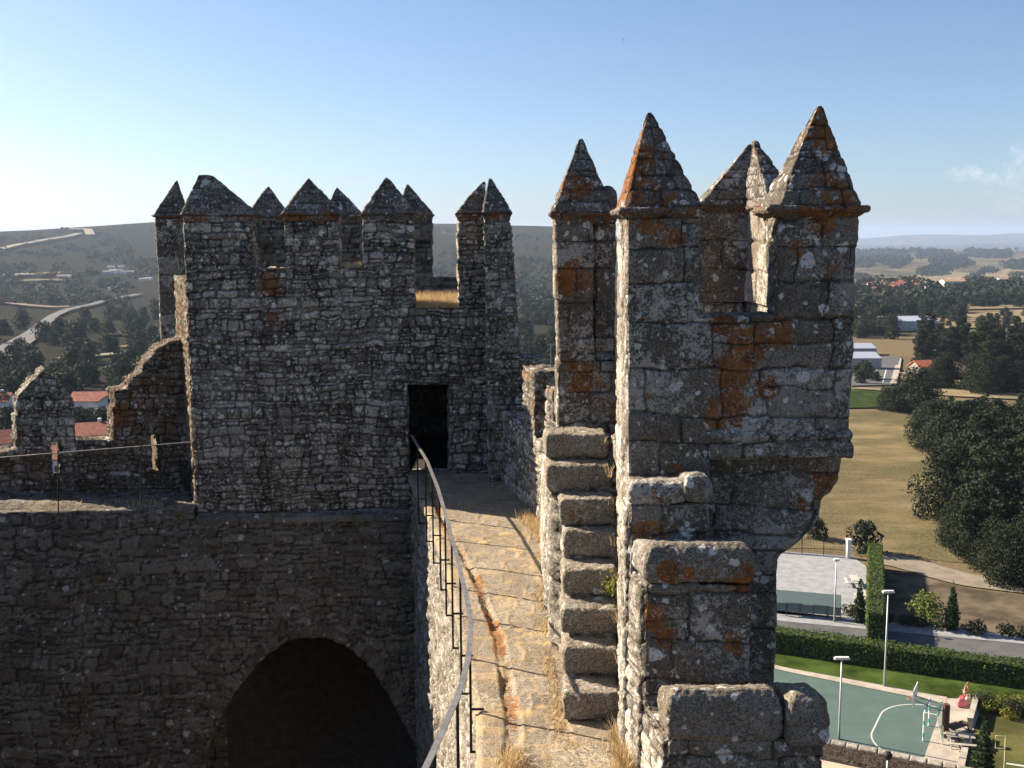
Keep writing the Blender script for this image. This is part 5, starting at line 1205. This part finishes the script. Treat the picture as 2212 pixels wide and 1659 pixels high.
# ================================================================== dry grass, weeds
rs = np.random.RandomState(9)
def blades(P, h, lean=.5):
    n = len(P); a = rs.uniform(0, 6.28, n); hh = h*rs.uniform(.45, 1.25, n); w_ = .004+.003*rs.rand(n); l = lean*hh*rs.uniform(.2, 1, n); b = rs.uniform(0, 6.28, n)
    dx, dy = np.cos(a)*w_, np.sin(a)*w_; lx, ly = np.cos(b)*l, np.sin(b)*l
    V = np.stack([P+np.stack([dx, dy, 0*a], -1), P-np.stack([dx, dy, 0*a], -1), P+np.stack([lx*.4-dx*.6, ly*.4-dy*.6, hh*.6], -1), P+np.stack([lx*.4+dx*.6, ly*.4+dy*.6, hh*.6], -1), P+np.stack([lx, ly, hh], -1), P+np.stack([lx+dx*.2, ly+dy*.2, hh*.99], -1)], 1).reshape(-1, 3)
    i = np.arange(n)[:, None]*6; q = np.concatenate([i+[0, 1, 2, 3], i+[3, 2, 4, 5]])
    return V, q
BL = []
def tuft(x0, x1, y0, y1, z, n, h, lean=.6):
    P = np.stack([rs.uniform(x0, x1, n), rs.uniform(y0, y1, n), np.full(n, z)], -1) if not callable(x0) else None
    BL.append(blades(P, h, lean))
# along the foot of the stairs and the right edge of the paving
n = 2600; yy_ = rs.uniform(8.7, 17.5, n); xx_ = np.interp(yy_, [8.7, 9.2, 9.6, 11.5, 14.3, 16.35, 17.5], [1.05, .50, .47, .42, .42, .44, .22])-np.abs(rs.normal(0, .07, n)); k = vnoise(yy_*2.0, xx_*2, yy_*0, 3) > -.25
BL.append(blades(np.stack([xx_, yy_, np.full(n, Z_W-.01)], -1)[k], .05, 1.2))
n = 900; yy_ = rs.uniform(15.6, 17.2, n); xx_ = .46-(yy_-16.3)*.2-np.abs(rs.normal(0, .1, n)); BL.append(blades(np.stack([xx_, yy_, np.full(n, Z_W)], -1), .13, .8))
n = 700; BL.append(blades(np.stack([rs.normal(.97, .05, n), rs.uniform(8.5, 9.25, n), np.full(n, Z_W)], -1), .2, .6))
n = 500; BL.append(blades(np.stack([rs.normal(-.01, .06, n), rs.normal(8.75, .16, n), np.full(n, Z_W-.04)], -1), .15, .8))
n = 900; yy_ = rs.uniform(8.9, 17, n); BL.append(blades(np.stack([np.interp(yy_, gY, gX)+rs.normal(0, .035, n), yy_, np.full(n, Z_W-.07)], -1), .06, .9))
n = 300; yy_ = rs.uniform(9.6, 11.7, n); BL.append(blades(np.stack([rs.normal(1.04, .025, n), yy_, Z_W+.3*np.floor((yy_-9.5)/.3+.9)-.12], -1), .13, .8))
s = rs.uniform(*g34, 1500); t = rs.uniform(.01, .55, 1500); P = np.array([fxy(a, b) for a, b in zip(s, t)]); BL.append(blades(np.concatenate([P, np.full((1500, 1), zs2-.01)], 1), .13, .6))
s = rs.uniform(g34[0]-.3, g34[1]+.1, 2600); t = rs.uniform(.55, 2.2, 2600); P = np.array([fxy(a, b) for a, b in zip(s, t)]); BL.append(blades(np.concatenate([P, np.full((2600, 1), -1.37)], 1), .26, .6))
s = rs.uniform(g23[0], g23[1]-.05, 260); t = rs.uniform(.01, .5, 260); P = np.array([fxy(a, b) for a, b in zip(s, t)]); BL.append(blades(np.concatenate([P, np.full((260, 1), zs1-.01)], 1), .10, .6))
s = rs.uniform(X(158), X(236), 260); BL.append(blades(np.stack([s, YP+rs.uniform(.02, .4, 260), np.full(260, Zp(200, 952))], -1), .05, .9))
s = np.concatenate([rs.normal(-8.9, .25, 50), rs.normal(-7.2, .25, 70)]); BL.append(blades(np.stack([s, 20.15+(s+6.15)*.06+rs.uniform(0, .5, len(s)), np.full(len(s), -5.13)], -1), .09, .8))
V = np.concatenate([b[0] for b in BL]); o_ = np.cumsum([0]+[len(b[0]) for b in BL[:-1]]); q = np.concatenate([b[1]+k for b, k in zip(BL, o_)])
M_STRAW = leaf_mat('straw', (.46, .34, .18), (.64, .50, .29))
tag(link('dry_grass', mesh_from('dry_grass', V, q, M_STRAW, dict(leaf=np.repeat(rs.rand(len(V)//6+1), 6)[:len(V)]), smooth=False)), 'dry straw coloured grass growing in cracks of the wall walk and crenels', 'grass', kind='stuff')
e = empty('weed', (1.02, 10.45, Z_W+1.0), 'small green weed growing out of the stair edge', 'plant')
c = rs.normal(0, .05, (60, 3))+np.array([1.01, 10.42, Z_W+1.08]); V, q, l = leaves(c, rs.normal(0, 1, (60, 3)), .03, rs); link('leaves', mesh_from('weed', V, q, M_YEL, dict(leaf=l), smooth=False), e)

# ================================================================== haze
def haze():
    me = bpy.data.meshes.new('haze'); v, f = b_box(-25500, 25500, -25500, 25500, -260, 190); me.from_pydata(v, [], f)
    m = bpy.data.materials.new('haze'); m.use_nodes = True; nt = m.node_tree; nt.nodes.clear(); o = nt.nodes.new('ShaderNodeOutputMaterial'); p = nt.nodes.new('ShaderNodeVolumePrincipled')
    p.inputs['Color'].default_value = (.55, .72, 1.0, 1); p.inputs['Density'].default_value = HAZE; p.inputs['Anisotropy'].default_value = .15
    nt.links.new(p.outputs[0], o.inputs['Volume']); me.materials.append(m)
    tag(link('haze', me), kind='stuff', cat='haze', label='thin blue haze over the whole valley and far hills')
HAZE = 7.5e-5
haze()
# ================================================================== sky, sun, camera
SUN_AZ = Vector((-.894, .447, 0)).normalized(); SUN_EL = math.radians(31)
w = bpy.data.worlds.new('World'); SC.world = w; w.use_nodes = True; wn = w.node_tree; wn.nodes.clear()
wo = wn.nodes.new('ShaderNodeOutputWorld'); bg = wn.nodes.new('ShaderNodeBackground'); sk = wn.nodes.new('ShaderNodeTexSky')
sk.sky_type = 'NISHITA'; sk.sun_disc = False; sk.sun_elevation = SUN_EL; sk.sun_rotation = math.atan2(SUN_AZ.x, SUN_AZ.y)
sk.air_density = .85; sk.dust_density = 1.9; sk.ozone_density = 3.5; sk.altitude = 900
bg.inputs['Strength'].default_value = .054
# two faint cumulus wisps low in the sky, far to the right
g = NT(wn); tc = g.n('ShaderNodeTexCoord').outputs['Generated']; col = sk.outputs[0]
for (u, v, hw, hh, amt) in ((2090, 374, .020, .008, .55), (2140, 385, .018, .006, .4), (2208, 326, .012, .010, .5), (2215, 372, .03, .014, .35), (2240, 425, .05, .016, .25)):
    d = Vector(ray(u, v)).normalized(); r_ = d.cross(Vector((0, 0, 1))).normalized(); u_ = r_.cross(d)
    def dot(vec, k):
        n = g.n('ShaderNodeVectorMath', operation='DOT_PRODUCT'); g.l(tc, n.inputs[0]); n.inputs[1].default_value = vec; return g.math('MULTIPLY', n.outputs['Value'], 1/k)
    x_, y_, f_ = dot(r_, hw), dot(u_, hh), dot(d, 1)
    e2 = g.math('ADD', g.math('POWER', x_, 2.0), g.math('POWER', y_, 2.0)); nz = g.noise(tc, 150, 5, .6)
    k = g.ramp(g.math('SUBTRACT', nz, g.math('MULTIPLY', e2, .25)), .2, .75); k = g.math('MULTIPLY', k, g.math('GREATER_THAN', f_, .5))
    br = g.n('ShaderNodeVectorMath', operation='SCALE'); g.l(sk.outputs[0], br.inputs[0]); br.inputs['Scale'].default_value = 1.12
    col = g.mix(g.math('MULTIPLY', k, amt*.8), col, g.mix(.6, br.outputs[0], (9.5, 8.8, 8.6)))
wn.links.new(col, bg.inputs[0]); wn.links.new(bg.outputs[0], wo.inputs[0])
sd = bpy.data.lights.new('sun', 'SUN'); sd.energy = 5.0; sd.angle = math.radians(.5); sd.color = (1.0, .84, .64)
so = bpy.data.objects.new('sun', sd); C.objects.link(so)
dirv = Vector((SUN_AZ.x*math.cos(SUN_EL), SUN_AZ.y*math.cos(SUN_EL), math.sin(SUN_EL)))
so.rotation_euler = dirv.to_track_quat('Z', 'Y').to_euler(); so.location = (-30, 15, 40)
cd = bpy.data.cameras.new('camera'); co = bpy.data.objects.new('camera', cd); C.objects.link(co)
cd.sensor_width = 36; cd.lens = 36*F/2212; cd.clip_start = .1; cd.clip_end = 60000
co.matrix_world = Matrix.Rotation(math.pi/2-PITCH, 4, 'X') @ Matrix.Rotation(-ROLL, 4, 'Z')
SC.camera = co
SC.view_settings.view_transform = 'Standard'; SC.view_settings.look = 'None'; SC.view_settings.exposure = 1.52; SC.view_settings.gamma = 1.0
SC.cycles.max_bounces = 6; SC.cycles.volume_bounces = 0
